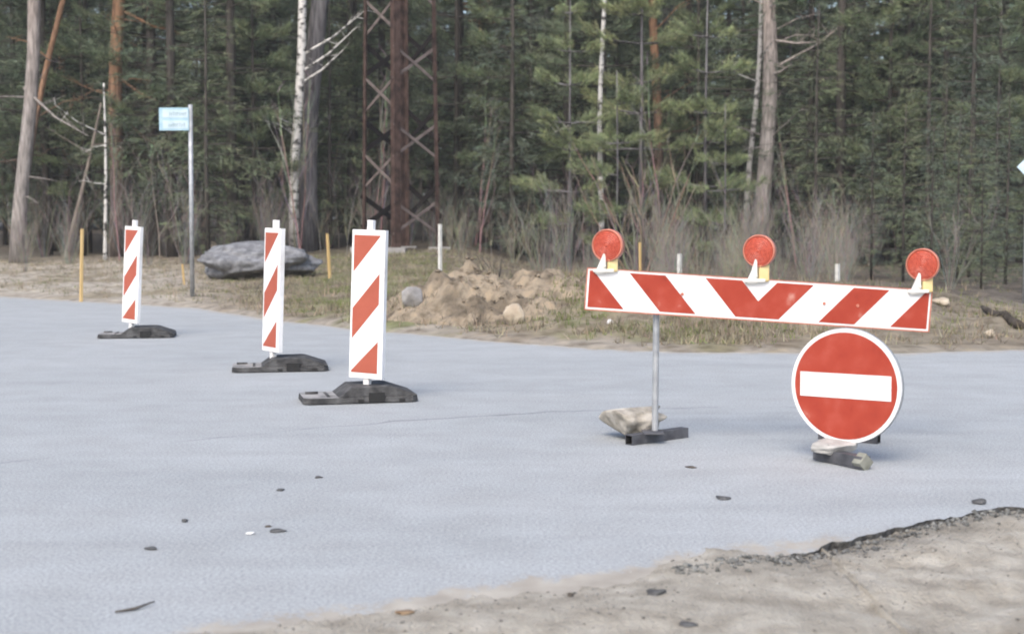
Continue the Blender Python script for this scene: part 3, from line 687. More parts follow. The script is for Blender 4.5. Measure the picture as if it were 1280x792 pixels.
def d_dry(x, y, d, u):
    p = .28 + .5 * fn(x, y, .9, 3, 3.9) + .25 * sm(3, 9, d)
    if u < 300: p *= .25 + .5 * sm(5, 12, d)
    if u > 1190 and 4 < d < 8: p *= .1
    p *= 1 - .6 * sm(900, 1050, u)
    if onheap(x, y): p *= .06
    p *= 1 - .85 * sm(620, 680, u) * sm(4.5, 6.5, d)
    return p * sm(.2, 1.2, d)
def d_green(x, y, d, u):
    p = (sm(340, 420, u) * (1 - sm(520, 590, u)) + .55 * sm(670, 720, u) * (1 - sm(830, 1000, u)) + .12) * sm(0, .5, fn(x, y, 1.2, 3, 6.1) + .3)
    if u < 250: p *= .4
    return 0 if onheap(x, y) else p * sm(.5, 2, d) * (1 - .9 * sm(620, 680, u) * sm(4.5, 6.5, d))
grass('dry_grass', 42000, 1, d_dry, (.25, .215, .155), .04, .15, 'matted straw-coloured dead grass on the verge', .8)
grass('green_grass', 26000, 2, d_green, (.15, .17, .065), .03, .09, 'short new green grass on the verge', .6)

# ------------------------------------------------------------------ trees
def rnd_unit(rng, n):
    v = rng.normal(size=(n, 3)); return v / np.linalg.norm(v, axis=1, keepdims=True)
def norm(a): return a / (np.linalg.norm(a, axis=-1, keepdims=True) + 1e-9)
def sprays(P, Dr, tl, nb, nl, wd, spread, col, rng, colvar=.3):
    col = np.array(col) * np.array((.93, .93, .96))
    """P twig bases, Dr twig directions, tl twig length: needle blades set along each twig"""
    n = len(P); t = rng.random((n, nb)); B = P[:, None] + Dr[:, None] * (t * tl)[..., None]
    D = norm(Dr[:, None] * 1.0 + rnd_unit(rng, n * nb).reshape(n, nb, 3) * spread)
    C = np.array(col)[None] * (1 + colvar * rng.normal(size=(n, 1))).clip(.35, 1.9); C = C * rng.uniform(.92, 1.08, (n, 3))
    C = np.repeat(C[:, None], nb, 1) * rng.uniform(.75, 1.25, (n, nb, 1))
    m = n * nb
    return blades(B.reshape(m, 3), D.reshape(m, 3), nl * rng.uniform(.6, 1.25, m), wd * rng.uniform(.7, 1.3, m), C.reshape(m, 3), rng)

def spruce_parts(Ht, Rd, seed, z0, col, step=.30, blade=(.14, .012), nb=15, dens=9.0, gap=.12):
    rng = np.random.default_rng(seed); wood = MB(); P = []; Dr = []
    wood.tube([(0, 0, -.2), (.03, .02, Ht * .35), (0, .04, Ht * .7), (0, 0, Ht)], [Ht * .009, Ht * .007, Ht * .004, .01], 8, col=(1, 1, 1))
    z = z0
    while z < Ht * .98:
        for _ in range(rng.integers(3, 6)):
            if rng.random() < gap: continue
            a = rng.uniform(0, 6.283); f = z / Ht; L = Rd * (1 - f) ** .72 * rng.uniform(.6, 1.12) * min(1, .55 + z / (z0 + 3.5)); L = max(L, .25)
            o = np.array((math.cos(a), math.sin(a), 0)); s = np.array((-o[1], o[0], 0)); zb = z + rng.uniform(-.15, .15); sag = rng.uniform(.15, .5) * (1 - .7 * f)
            pos = lambda t: o * (L * t) + np.array((0, 0, zb + .12 * L * t - sag * L * t * t + .18 * L * t ** 4))
            wood.tube([pos(0), pos(.5), pos(1)], [.012 + .006 * L, .008 + .003 * L, .004], 3, cap=False)
            k = max(3, int(L * dens))
            for _ in range(k):
                t = rng.random() ** .65; sd = rng.choice((-1, 1)); q = pos(t); reach = (.10 + .30 * L * (1 - t * .8)) * rng.random()
                P.append(q + s * sd * reach * .8 + np.array((0, 0, -rng.random() * .14 * L))); Dr.append(o * rng.uniform(.3, 1) + s * sd * rng.uniform(.1, .9) + np.array((0, 0, rng.uniform(-.65, .12))))
        z += step * rng.uniform(.7, 1.3)
    P = np.array(P); Dr = norm(np.array(Dr)); V, T, C = sprays(P, Dr, .34, nb, blade[0], blade[1], .75, col, rng)
    return wood, V, T, C
def pine_crown(zlo, zhi, Rd, seed, col, nclump=46, blade=(.18, .024), nt_=30, up=.5):
    rng = np.random.default_rng(seed); P = []; Dr = []; wood = MB()
    for i in range(nclump):
        z = zlo + (zhi - zlo) * rng.random() ** .8; a = rng.uniform(0, 6.283); f = (z - zlo) / (zhi - zlo); L = Rd * (1.05 - .75 * f) * rng.uniform(.5, 1.1)
        e = np.array((math.cos(a) * L, math.sin(a) * L, z + L * rng.uniform(.0, .45)))
        mid = np.array((math.cos(a) * L * .5, math.sin(a) * L * .5, z + rng.uniform(-.1, .15) * L)); wood.tube([(0, 0, z), mid, e], [.05, .035, .012], 4, cap=False)
        sz = rng.uniform(.35, .75)
        for _ in range(nt_):
            q = rnd_unit(rng, 1)[0] * np.array((1.25, 1.25, .5)) * sz * rng.random() ** .5; P.append(e + q - np.array((math.cos(a), math.sin(a), 0)) * rng.random() * L * .3); Dr.append(q * .5 + np.array((0, 0, up)) + rnd_unit(rng, 1)[0] * .4)
    V, T, C = sprays(np.array(P), norm(np.array(Dr)), .25, 9, blade[0], blade[1], .8, col, rng)
    return wood, V, T, C
def young_pine_parts(Ht, Rd, seed, z0, col, gap=(.42, .72), per=26):
    rng = np.random.default_rng(seed); wood = MB(); P = []; Dr = []
    wood.tube([(0, 0, -.2), (.05, 0, Ht * .5), (0, 0, Ht)], [Ht * .0075, Ht * .005, .012], 8)
    z = z0
    while z < Ht * .96:
        for _ in range(rng.integers(4, 7)):
            a = rng.uniform(0, 6.283); f = z / Ht; L = max(.3, Rd * (1 - f) ** .55 * rng.uniform(.55, 1.1) * min(1, .5 + (z - z0) * .35)); o = np.array((math.cos(a), math.sin(a), 0)); s = np.array((-o[1], o[0], 0)); rise = rng.uniform(-.05, .35) + .2 * f
            pos = lambda t: o * (L * t) + np.array((0, 0, z + rise * L * t * t - .05 * L * t))
            wood.tube([pos(0), pos(.55), pos(1)], [.014 + .006 * L, .010, .005], 3, cap=False)
            for _ in range(int(L * per) + 5):
                t = 1 - .62 * rng.random() ** 1.2; q = pos(t) + s * rng.normal(0, .16 * L * (1.2 - t)) + np.array((0, 0, rng.normal(0.03, .06))); P.append(q); Dr.append(o * .6 + s * rng.normal(0, .5) + np.array((0, 0, rng.uniform(.0, .9))))
        z += rng.uniform(*gap)
    V, T, C = sprays(np.array(P), norm(np.array(Dr)), .19, 15, .12, .010, .75, col, rng, .22)
    return wood, V, T, C

def make_tree(name, label, cat, woodmb, bark, crown, group=None, crown_mat='needle', smooth=True):
    t = thing(name, label, cat, (0, 0, 0), 0, group)
    woodmb.build('trunk', M[bark], t, smooth=smooth)
    if crown is not None: link('crown', tri_mesh('crown', *crown, M[crown_mat]), t)
    return t

SPR = []; col_s = [(.12, .152, .096), (.11, .138, .094), (.14, .168, .098), (.12, .15, .108), (.15, .176, .10)]
for i in range(5):
    wd_, V, T, C = spruce_parts([15, 12, 17, 10, 8][i], [2.3, 2.1, 2.6, 1.9, 1.7][i], 10 + i, [1.6, .9, 2.4, .7, .4][i], col_s[i]); SPR.append(('spruce_tree', wd_, (V, T, C)))
SPR_LABEL = 'dark green spruce standing among the trunks of the dense forest'
SPR_GROUP = 'spruces filling the forest behind the verge'
spr_proto = [make_tree('spruce_tree', SPR_LABEL, 'spruce', wd_, 'brownbark', cr, SPR_GROUP) for _, wd_, cr in SPR]
used = set()
def place(protos, key, i, loc, rz, sc, label=None, group=None):
    pr = protos[i]; label = label or pr['label']
    if (key, i) not in used:
        used.add((key, i)); pr.location = loc; pr.rotation_euler = (0, 0, rz); pr.scale = (sc,) * 3; pr['label'] = label
        if group: pr['group'] = group
        return pr
    return dup(pr, loc, rz, label, group, sc)
rn = random.Random(77)

# -- particular trunks the photograph shows
PC = []                                             # crowns for the tall pines, high above the frame and just inside its top
for i in range(3): PC.append(pine_crown([7.0, 9.0, 8.0][i], [18, 20, 19][i], [3.0, 3.2, 2.6][i], 40 + i, [(.11, .14, .075), (.10, .125, .075), (.12, .15, .08)][i]))
pcm = [tri_mesh('crown', V, T, C, M['needle']) for _, V, T, C in PC]
def trunk_tree(name, label, cat, ut, ub, Y, dpx, bark, ht=19, crown=None, group=None, dead=6, taper=.35, twig_len=1.2, wob=.12, bend=.12, lim=None, seed=0, twigs_up=.2):
    r_ = random.Random(seed * 7 + int(ut)); b = at(ub, 290, Y); t0 = at(ut, 0, Y); z = H(b.x, Y)
    sl_ = (t0.x - b.x) / (t0.z - z)
    root = thing(name, label, cat, (b.x, Y, z), 0, group); mb = MB(); r0 = dpx * Y / F_PX / 2; pts = []; rs = []; ph = r_.uniform(0, 6)
    for k in range(15):
        f = k / 14; zz = -.15 + f * ht; pts.append((sl_ * zz + bend * math.sin(zz * .55 + ph) * min(1, zz / 3), bend * .6 * math.sin(zz * .4 + ph * 2), zz)); rs.append(r0 * (1.12 if k == 0 else 1 - (1 - taper) * f))
    mb.tube(pts, rs, 14, wob=wob, seed=ph)
    for _ in range(dead):
        zz = r_.uniform(min(1.6, ht * .3), min(8.0, ht * .85)); a = r_.uniform(0, 6.28); L = twig_len * r_.uniform(.4, 1.2); i_ = int((zz + .15) / ht * 14); px = Vector(pts[i_]).lerp(Vector(pts[min(14, i_ + 1)]), (zz + .15) / ht * 14 - i_)
        e = px + Vector((math.cos(a) * L, math.sin(a) * L, L * r_.uniform(-.5, .5) + twigs_up * L)); m2 = px.lerp(e, .5) + Vector((0, 0, r_.uniform(-.1, .15) * L))
        mb.tube([px, m2, e], [.022, .014, .004], 5, cap=False)
        for _ in range(3):
            q = px.lerp(e, r_.uniform(.4, .95)); mb.tube([q, q + Vector((r_.uniform(-.4, .4), r_.uniform(-.4, .4), r_.uniform(-.25, .4))) * L * .7], [.009, .003], 4, cap=False)
    for (fx, v0, ex, v1) in (lim or []):             # particular limbs, given by their sight lines
        a_ = at(fx, v0, Y) - Vector((b.x, Y, z)); e = at(ex, v1, Y - .4) - Vector((b.x, Y, z)); m2 = a_.lerp(e, .5) + Vector((0, -.1, -.06 * (e - a_).length))
        mb.tube([a_, m2, e], [.045, .03, .008], 6, cap=False)
        for _ in range(5):
            q = m2.lerp(e, r_.uniform(.0, .95)); mb.tube([q, q + Vector((r_.uniform(-.5, .5), r_.uniform(-.3, .3), r_.uniform(-.1, .5)))], [.010, .003], 4, cap=False)
    mb.build('trunk', M[bark], root, smooth=True)
    if crown is not None:
        c = link('crown', pcm[crown], root); c.location = (sl_ * 10, 0, 0); c.rotation_euler = (0, 0, r_.uniform(0, 6)); 
        lb = MB(); lb.v, lb.f, lb.m, lb.c = PC[crown][0].v, PC[crown][0].f, PC[crown][0].m, PC[crown][0].c
        w2 = lb.build('limbs', M[bark], root, smooth=True); w2.location = c.location; w2.rotation_euler = c.rotation_euler
    return root
trunk_tree('pine_tree', 'thick grey-brown pine trunk at the far left of the forest edge', 'pine', 39, 22, 36, 19, 'pinebark_grey', crown=0, seed=1, dead=9, lim=[(30, 110, 110, 170)])
trunk_tree('pine_tree', 'slim leaning pine trunk crossing beside the thick leftmost trunk', 'pine', 78, 16, 37, 8.5, 'pinebark', ht=13, crown=None, seed=2, dead=5, taper=.5)
trunk_tree('pine_tree', 'orange-barked pine between the yellow stake and the name sign', 'pine', 152, 145, 38, 20, 'pinebark', crown=1, seed=3, dead=12, lim=[(150, 98, 205, 130), (156, 15, 230, 42), (155, 150, 222, 195)])
trunk_tree('dead_tree', 'leaning grey dead stem left of the orange-barked pine', 'dead tree', 155, 80, 37, 7, 'deadwood', ht=4.2, seed=4, dead=2, bend=.05)
trunk_tree('dead_tree', 'broken thin whitish stem in front of the orange-barked pine', 'dead tree', 131, 130, 36, 5.5, 'birch', ht=4.6, seed=5, dead=3, bend=.05)
trunk_tree('birch_tree', 'bright white birch trunk in front of the thick grey trunk', 'birch', 373, 368, 38, 13, 'birch', seed=6, dead=5, crown=None, lim=[(372, 72, 460, 10), (374, 92, 450, 30), (376, 105, 430, 62)])
trunk_tree('aspen_tree', 'thick bare grey trunk just behind the white birch', 'aspen', 396, 383, 38.8, 27, 'greybark', seed=7, dead=8, crown=2)
trunk_tree('pine_tree', 'orange pine trunk right of the rusty lattice pylon', 'pine', 613, 606, 46, 19, 'pinebark', seed=8, dead=8, crown=0)
trunk_tree('birch_tree', 'thin white birch stem rising behind the left barrier lamp', 'birch', 755, 752, 37, 7.5, 'birch', seed=9, dead=5, ht=13, bend=.08)
trunk_tree('pine_tree', 'orange pine trunk behind the pale green young pine', 'pine', 820, 819, 40, 13, 'pinebark', seed=10, dead=11, crown=1, twig_len=1.6)
trunk_tree('birch_tree', 'spotted birch touching the left side of a thick pinkish pine', 'birch', 947, 931, 37.2, 7.5, 'birch_grey', seed=11, dead=4)
trunk_tree('pine_tree', 'thick pinkish-grey pine above the middle barrier lamp', 'pine', 961, 950, 37, 21, 'pinebark_grey', seed=12, dead=8, crown=2, lim=[(962, 50, 1030, 52), (962, 95, 990, 80), (968, 85, 1080, 8)])
trunk_tree('pine_tree', 'slender grey pine trunk between orange pine and thin birch', 'pine', 686, 676, 47, 10, 'greybark', seed=13, dead=6, crown=0)
trunk_tree('pine_tree', 'dark trunk seen through the right face of the rusty pylon', 'pine', 541, 540, 50, 11, 'brownbark', seed=14, dead=5, crown=2)
trunk_tree('pine_tree', 'thin reddish pine trunk behind the space between middle and right lamps', 'pine', 1114, 1107, 43, 9, 'pinebark', seed=15, dead=7, crown=1)
trunk_tree('birch_tree', 'thin grey birch stem left of the thin reddish pine trunk', 'birch', 1068, 1063, 42, 7, 'greybark', seed=16, dead=5, ht=12)
trunk_tree('pine_tree', 'dark straight pine trunk near the right edge of the forest', 'pine', 1222, 1218, 42, 14, 'brownbark', seed=17, dead=10, crown=0)

# -- pale green young pines in front of the darker forest
YP = []
for i in range(3):
    wd_, V, T, C = young_pine_parts([8.5, 7, 5.2][i], [2.3, 2.0, 1.7][i], 60 + i, [1.9, 1.1, .6][i], [(.27, .30, .15), (.24, .28, .14), (.22, .26, .13)][i], (.6, 1.1), 52); YP.append(make_tree('young_pine', '', 'young pine', wd_, 'greybark', (V, T, C), 'young pines at the forest edge'))
for j, (i, u_, Y, sc_y, lb) in enumerate(((0, 800, 36.5, 1.05, 'tall pale green young pine behind the left and middle lamps'), (1, 882, 35.5, 1.0, 'pale green young pine left of the thick pinkish-grey pine'), (1, 712, 36, .95, 'green young pine left of the thin white birch stem'),
                                  (2, 905, 34, .75, 'low bushy young pine just left of the spotted birch foot'), (2, 770, 34, .9, 'bushy young pine low behind the left barrier lamp'), (1, 655, 44, 1.0, 'young pine just right of the orange trunk by the pylon'), (0, 1035, 41, .95, 'dull green young pine right of the thick pinkish-grey pine'),
                                  (2, 585, 47, 1.1, 'small young pine between pylon and orange pine trunk'), (1, 985, 40, 1.05, 'young pine hugging the right side of the thick pinkish pine'), (0, 250, 42, 1.05, 'grey-green young pine behind the name sign'))):
    p = at(u_, 290, Y); place(YP, 'yp', i, (p.x, Y, H(p.x, Y)), rn.uniform(0, 6.28), sc_y, lb)

# -- the spruces and tall pines of the wood behind
def free(x, y, taken, dmin):
    return all((x - a) ** 2 + (y - b) ** 2 > dmin ** 2 for a, b in taken)
taken = []; cnt = 0; tries = 0
while cnt < 65 and tries < 6000:
    tries += 1
    Y = 37.5 + 45 * rn.random() ** 1.35; u_ = rn.uniform(-40, 1320); p = at(u_, 290, Y)
    if not free(p.x, Y, taken, 1.9 if Y < 55 else 2.4): continue
    if Y < 46 and (430 < u_ < 570 or 130 < u_ < 175 or 355 < u_ < 410 or 590 < u_ < 640 or 730 < u_ < 850): continue
    taken.append((p.x, Y)); place(spr_proto, 'spr', rn.choice((0, 1, 2, 3, 4, 0, 2)), (p.x, Y, H(p.x, Y)), rn.uniform(0, 6.28), rn.uniform(.85, 1.2)); cnt += 1
for (i, u_, Y, sc_) in ((0, 215, 37, 1.05), (2, 290, 37.5, 1.0), (1, 320, 40, 1.1), (0, 60, 40, 1.0), (1, 110, 41, 1.1), (3, 185, 39.5, 1.2), (2, 440, 42.5, 1.0), (1, 575, 43, 1.15), (0, 660, 42, 1.05), (2, 745, 41, 1.1), (0, 860, 41.5, 1.0), (1, 1010, 38, 1.1), (2, 1050, 36.5, .95), (0, 1130, 38, 1.05), (1, 1180, 36, 1.0), (2, 1250, 37, 1.05), (4, 1160, 34.5, 1.0), (3, 1215, 34, .9), (4, 1020, 35, .8), (0, 480, 44, 1.1), (3, 640, 38, .9), (4, 260, 35.5, .9)):
    p = at(u_, 290, Y); taken.append((p.x, Y)); place(spr_proto, 'spr', i, (p.x, Y, H(p.x, Y)), rn.uniform(0, 6.28), sc_)
LP = []
for i in range(3):
    wd_, V, T, C = young_pine_parts([11, 12.5, 9][i], [2.5, 2.8, 2.1][i], 160 + i, [2.6, 3.2, 1.6][i], [(.175, .215, .125), (.16, .195, .12), (.19, .23, .125)][i], (.55, 1.0), 64)
    LP.append(make_tree('layered_pine', 'dark green pine with layered drooping boughs inside the forest edge', 'pine', wd_, 'brownbark', (V, T, C), 'layered pines inside the forest edge'))
for i, u_, Y in ((0, 190, 38.5), (1, 255, 39.5), (2, 318, 38), (0, 345, 41.5), (1, 60, 42), (2, 105, 39.5), (0, 445, 43), (1, 570, 42), (2, 640, 40), (0, 665, 41), (1, 770, 43), (2, 870, 40.5), (0, 925, 42), (1, 1010, 39.5), (0, 1065, 38), (2, 1110, 36.5), (1, 1150, 38), (0, 1200, 36), (2, 1245, 34.5), (1, 1275, 37), (2, 1180, 41), (0, 720, 45), (1, 20, 44), (2, 540, 46)):
    p = at(u_, 290, Y); taken.append((p.x, Y)); place(LP, 'lp', i, (p.x, Y, H(p.x, Y)), rn.uniform(0, 6.28), rn.uniform(.9, 1.15))
cnt = tries = 0
while cnt < 80 and tries < 6000:
    tries += 1
    Y = 38 + 36 * rn.random() ** 1.2; u_ = rn.uniform(-30, 1310); p = at(u_, 290, Y)
    if not free(p.x, Y, taken, 1.6): continue
    if Y < 44 and (430 < u_ < 570 or 130 < u_ < 175 or 355 < u_ < 410 or 590 < u_ < 640): continue
    taken.append((p.x, Y)); place(LP, 'lp', rn.randrange(3), (p.x, Y, H(p.x, Y)), rn.uniform(0, 6.28), rn.uniform(.85, 1.2)); cnt += 1
for (i, u_, Y, sc_) in ((4, 1130, 27, .42), (3, 1165, 24.5, .30), (4, 1198, 26, .40), (4, 1228, 23.5, .30), (3, 1258, 25.5, .36), (4, 1282, 23, .30), (3, 1212, 29, .5), (4, 1180, 30, .5), (3, 1090, 28, .34), (4, 1245, 31, .55)):
    p = at(u_, 290, Y); place(spr_proto, 'spr', i, (p.x, Y, H(p.x, Y)), rn.uniform(0, 6.28), sc_, 'small bushy spruce growing low at the right end of the forest edge', 'low spruces at the right forest edge')
cnt = tries = 0
while cnt < 34 and tries < 4000:
    tries += 1
    Y = 36 + 34 * rn.random(); u_ = rn.choice((rn.uniform(-420, -20), rn.uniform(1300, 1700))); p = at(u_, 290, Y)
    if not free(p.x, Y, taken, 2.2): continue
    taken.append((p.x, Y)); cnt += 1
    if cnt % 2: place(spr_proto, 'spr', rn.randrange(5), (p.x, Y, H(p.x, Y)), rn.uniform(0, 6.28), rn.uniform(.9, 1.2))
    else: place(LP, 'lp', rn.randrange(3), (p.x, Y, H(p.x, Y)), rn.uniform(0, 6.28), rn.uniform(.9, 1.2))
# tall pine stock
TP = []
for i in range(4):
    mb = MB(); r_ = random.Random(300 + i); ph = r_.uniform(0, 6); pts = []
    for k in range(12): zz = -.2 + k / 11 * 19; pts.append((.10 * math.sin(zz * .4 + ph), .10 * math.sin(zz * .3 + ph * 2), zz))
    mb.tube(pts, [.15 - .009 * k for k in range(12)], 10, wob=.12, seed=i)
    for _ in range(16):
        zz = r_.uniform(2, 9); a = r_.uniform(0, 6.28); L = r_.uniform(.4, 1.6); q = Vector((0, 0, zz)); e = q + Vector((math.cos(a) * L, math.sin(a) * L, r_.uniform(-.4, .3) * L)); mb.tube([q, e], [.02, .004], 4, cap=False)
    lw = PC[i % 3][0]; o_ = len(mb.v); mb.v += lw.v; mb.f += [tuple(q + o_ for q in f) for f in lw.f]; mb.m += lw.m; mb.c += lw.c
    t = thing('pine_tree', 'tall slim pine trunk deep in the dense forest', 'pine', (0, 0, 0), 0, 'tall pines deep in the forest'); mb.build('trunk', M['brownbark' if i != 1 else 'pinebark'], t, smooth=True); link('crown', pcm[i % 3], t); TP.append(t)
cnt = 0; tries = 0
while cnt < 10 and tries < 6000:
    tries += 1
    Y = 42 + 38 * rn.random(); u_ = rn.uniform(-20, 1300); p = at(u_, 290, Y)
    if not free(p.x, Y, taken, 1.2): continue
    taken.append((p.x, Y)); place(TP, 'tp', rn.randrange(4), (p.x, Y, H(p.x, Y)), rn.uniform(0, 6.28), rn.uniform(.8, 1.15)); cnt += 1

# -- far wood that reads as one mass
def far_wood():
    Vs, Ts, Cs = [], [], []; o = 0; r_ = random.Random(9)
    vars_ = [spruce_parts(16, 2.9, 90 + i, .6, (.10, .125, .085), .5, (.34, .07), 7, 5.0)[1:] for i in range(3)]
    for row, Y in enumerate((80, 85, 90, 96)):
        for k in range(44):
            V, T, C = vars_[r_.randrange(3)]; a = r_.uniform(0, 6.28); s = r_.uniform(1.15, 1.65); x = (k - 21.5) * 2.75 + r_.uniform(-.9, .9); y = Y + r_.uniform(-2, 2)
            Rm = np.array(((math.cos(a), -math.sin(a), 0), (math.sin(a), math.cos(a), 0), (0, 0, 1))); Vs.append((V @ Rm.T) * s + np.array((x, y, H(x, y)))); Ts.append(T + o); Cs.append(C); o += len(V)
    stuff(link('far_forest', tri_mesh('far_forest', np.concatenate(Vs), np.concatenate(Ts), np.concatenate(Cs), M['needle'])), 'far wood of spruces closing the view as one dark mass', 'forest')
far_wood()

# -- leafless shrubs and saplings along the forest edge
def shrub_mesh(seed, Ht, n, spread, col, r0=.011, kids=5, lean=.25):
    r_ = random.Random(seed); mb = MB()
    def grow(p, d, L, r, lev):
        k = 4; pts = [p]; q = p.copy(); dd = d.copy()
        for i in range(k):
            dd = (dd + Vector((r_.uniform(-1, 1), r_.uniform(-1, 1), r_.uniform(-.2, .5))) * .13).normalized(); q = q + dd * (L / k); pts.append(q.copy())
        c = tuple(x * r_.uniform(.75, 1.25) for x in col)
        mb.tube(pts, [r * (1 - .75 * i / k) for i in range(k + 1)], 4 if lev == 0 else 3, cap=False, col=c)
        if lev < 2:
            for _ in range(kids if lev == 0 else 3):
                i = r_.randint(1, k); b = pts[i]; nd = (dd + Vector((r_.uniform(-1, 1), r_.uniform(-1, 1), r_.uniform(.0, .8))) * .75).normalized(); grow(b, nd, L * r_.uniform(.3, .5), r * .5, lev + 1)
    for _ in range(n):
        a = r_.uniform(0, 6.28); s = r_.uniform(0, spread); d = Vector((math.cos(a) * s, math.sin(a) * s, 1)).normalized(); grow(Vector((math.cos(a) * lean * s, math.sin(a) * lean * s, -.1)), d, Ht * r_.uniform(.6, 1.05), r0 * r_.uniform(.7, 1.2), 0)
    return mb
def shrub(name, label, cat, mb, group=None):
    o = mb.build(name, M['stemm'], attr=True); tag(o, label, cat, group); return o
grey = (.27, .25, .215); purp = (.25, .225, .20); olive = (.29, .275, .205); pale = (.36, .34, .29)
SH = [shrub('bare_shrub', 'leafless twiggy shrub in the thicket along the forest edge', 'shrub', shrub_mesh(200 + i, [2.6, 3.2, 2.2, 2.9][i], [18, 15, 20, 18][i], [.45, .35, .55, .4][i], [grey, purp, olive, purp][i]), 'leafless shrubs along the forest edge') for i in range(4)]
SA = [shrub('bare_sapling', 'thin leafless sapling stem along the forest edge', 'sapling', shrub_mesh(220 + i, [5.0, 6.5, 4.2, 7.5][i], 1, .1, [pale, grey, olive, grey][i], [.028, .034, .022, .036][i], 6), 'leafless saplings along the forest edge') for i in range(4)]
def place_mesh(pool, key, i, loc, rz, sc):
    o = pool[i]
    if (key, i) in used: o = o.copy(); COL.objects.link(o)
    used.add((key, i)); o.location = loc; o.rotation_euler = (0, 0, rz); o.scale = (sc,) * 3; return o
for k in range(85):
    u_ = rn.uniform(-10, 1290); Y = rn.uniform(31, 42)
    if u_ > 640: Y -= 5
    if 435 < u_ < 560 and Y < 38: Y += 6
    if 200 < u_ < 400 and Y < 33: Y += 5
    if u_ > 1120 and rn.random() < .8 or mnoise.noise((u_ / 70, 3.3, 0)) < -.12: continue
    p = at(u_, 290, Y); place_mesh(SH, 'sh', rn.randrange(4), (p.x, Y, H(p.x, Y)), rn.uniform(0, 6.28), rn.uniform(.4, .75))
for k in range(90):
    u_ = rn.uniform(-10, 1290); Y = rn.uniform(34, 48)
    if 435 < u_ < 560 and Y < 38: Y += 6
    p = at(u_, 290, Y)
    place_mesh(SA, 'sa', rn.randrange(4), (p.x, Y, H(p.x, Y)), rn.uniform(0, 6.28), rn.uniform(.4, .9))
for k in range(46):
    u_ = rn.uniform(640, 1285); Y = rn.uniform(20.5, 27)
    if u_ > 1110 and rn.random() < .65: continue
    p = at(u_, 290, Y); place_mesh(SH, 'sh', rn.randrange(4), (p.x, Y, H(p.x, Y) - .05), rn.uniform(0, 6.28), rn.uniform(.2, .42))
# the particular ones
p = at(800, 345, 29); o = shrub('bare_shrub', 'tall leafless shrub fanning out above the barrier board', 'shrub', shrub_mesh(250, 2.4, 15, .62, (.26, .22, .17), .022, 4, .35)); o.location = (p.x, 29, H(p.x, 29))
p = at(614, 350, 17.6); o = shrub('bare_shrub', 'clump of dark cut stems on top of the soil heap', 'shrub', shrub_mesh(251, .42, 9, .4, (.07, .065, .062), .012, 2, .2)); o.location = (p.x, 17.6, heap_h(p.x, 17.6) - .03)
p = at(566, 350, 19); o = shrub('bare_shrub', 'thin pale twigs standing left of the soil heap top', 'shrub', shrub_mesh(252, .7, 6, .3, (.26, .23, .2), .008, 2, .3)); o.location = (p.x, 19, H(p.x, 19))
p = at(598, 412, 15.4); o = shrub('dead_weed', 'dark dry weed tuft at the foot of the soil heap', 'weed', shrub_mesh(253, .17, 22, .9, (.10, .085, .065), .005, 3, .05)); o.location = (p.x, 15.6, heap_h(p.x, 15.6))

# ------------------------------------------------------------------ rusty lattice pylon
PYY = 37.0; pp = at(501, 300, PYY); kk = PYY / F_PX
py = thing('lattice_pylon', 'rusty brown steel lattice pylon standing at the forest edge', 'pylon', (pp.x, PYY, H(pp.x, PYY)), 0)
HT = 16.0
def half(z): return (49 - 7.5 * min(z, 8) / 8 - 1.5 * max(0, z - 8) / 4) * kk          # half diagonal
ANG = [R(a) for a in (-94, -4, 86, 176)]
def corner(i, z): return Vector((half(z) * math.cos(ANG[i]), half(z) * math.sin(ANG[i]), z))
for i in range(4):
    m_ = MB(); fl, th = (.19, .02) if i == 0 else (.17, .02) if i == 2 else (.10, .016)
    d1 = (corner((i + 1) % 4, 0) - corner(i, 0)).normalized(); d2 = (corner((i - 1) % 4, 0) - corner(i, 0)).normalized()
    for d, e in ((d1, d2), (d2, d1)):
        vs = []
        for z in (-.2, HT):
            c = corner(i, z); off = Vector((0, 0, 0)) if d is d1 else e * th
            vs += [c + off, c + d * fl + off * 1, c + d * fl + e * th + off * 0 if d is d1 else c + d * fl + off + e * 0 + e * th, c + e * th + off]
        m_.add(vs, [(0, 1, 5, 4), (1, 2, 6, 5), (2, 3, 7, 6), (3, 0, 4, 7), (0, 3, 2, 1), (4, 5, 6, 7)])
    m_.build('leg', M['rust'], py)
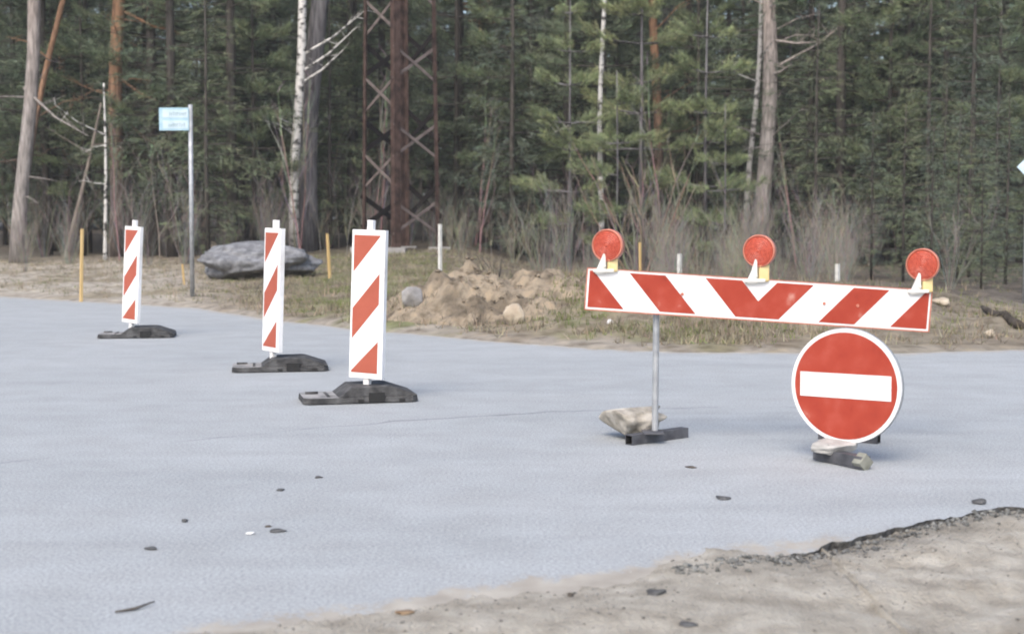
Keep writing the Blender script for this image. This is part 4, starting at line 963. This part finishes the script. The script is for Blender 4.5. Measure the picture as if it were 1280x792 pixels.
def brace(a, b_, inn, m_):
    mb = MB(); d = (b_ - a).normalized(); n_ = d.cross(inn).normalized() * (.065 if m_ is M['rust_shaded'] else .036); t_ = inn.normalized() * .012
    vs = [a - n_ - t_, a + n_ - t_, a + n_ + t_, a - n_ + t_, b_ - n_ - t_, b_ + n_ - t_, b_ + n_ + t_, b_ - n_ + t_]
    mb.add(vs, [(0, 3, 2, 1), (4, 5, 6, 7), (0, 1, 5, 4), (1, 2, 6, 5), (2, 3, 7, 6), (3, 0, 4, 7)]); mb.build('brace', m_, py)
for fidx in range(4):
    i, j = fidx, (fidx + 1) % 4; pitch = 94 * kk; hgt = 40 * kk
    vref = {0: 82, 3: 118, 1: 60, 2: 74}[fidx]
    zc0 = at(500, vref, PYY).z - H(pp.x, PYY)
    for k in range(-8, 9):
        zc = zc0 + k * pitch
        if zc < .5 or zc > HT - .6: continue
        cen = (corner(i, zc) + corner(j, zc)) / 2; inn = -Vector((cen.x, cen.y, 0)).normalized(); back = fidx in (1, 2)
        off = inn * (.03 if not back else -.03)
        brace(corner(i, zc + hgt / 2) + off, corner(j, zc - hgt / 2) + off, inn, M['rust_shaded'] if back else M['rust_bar'])
        brace(corner(i, zc - hgt / 2) + off * 2.2, corner(j, zc + hgt / 2) + off * 2.2, inn, M['rust_shaded'] if back else M['rust_bar'])
m_ = MB()
for i in range(4): c = corner(i, 0); m_.box((c.x - .28, c.y - .28, -.3), (c.x + .28, c.y + .28, .12))
fo = m_.build('footing', M['stone_grey'], py)

# ------------------------------------------------------------------ thin haze volume, added to lift the dark tones of the forest
hz_ = MB(); hz_.box((-430, -215, -1.6), (430, 520, 60)); hm = bpy.data.materials.new('lifting_haze'); hm.use_nodes = True
hn = hm.node_tree.nodes; hn.remove(hn['Principled BSDF']); pv = hn.new('ShaderNodeVolumePrincipled'); pv.inputs['Color'].default_value = (.86, .88, .90, 1); pv.inputs['Density'].default_value = .0009
hm.node_tree.links.new(pv.outputs[0], hn['Material Output'].inputs['Volume'])
ho = hz_.build('haze', hm); stuff(ho, 'thin added haze that lifts the dark tones of the forest', 'haze')
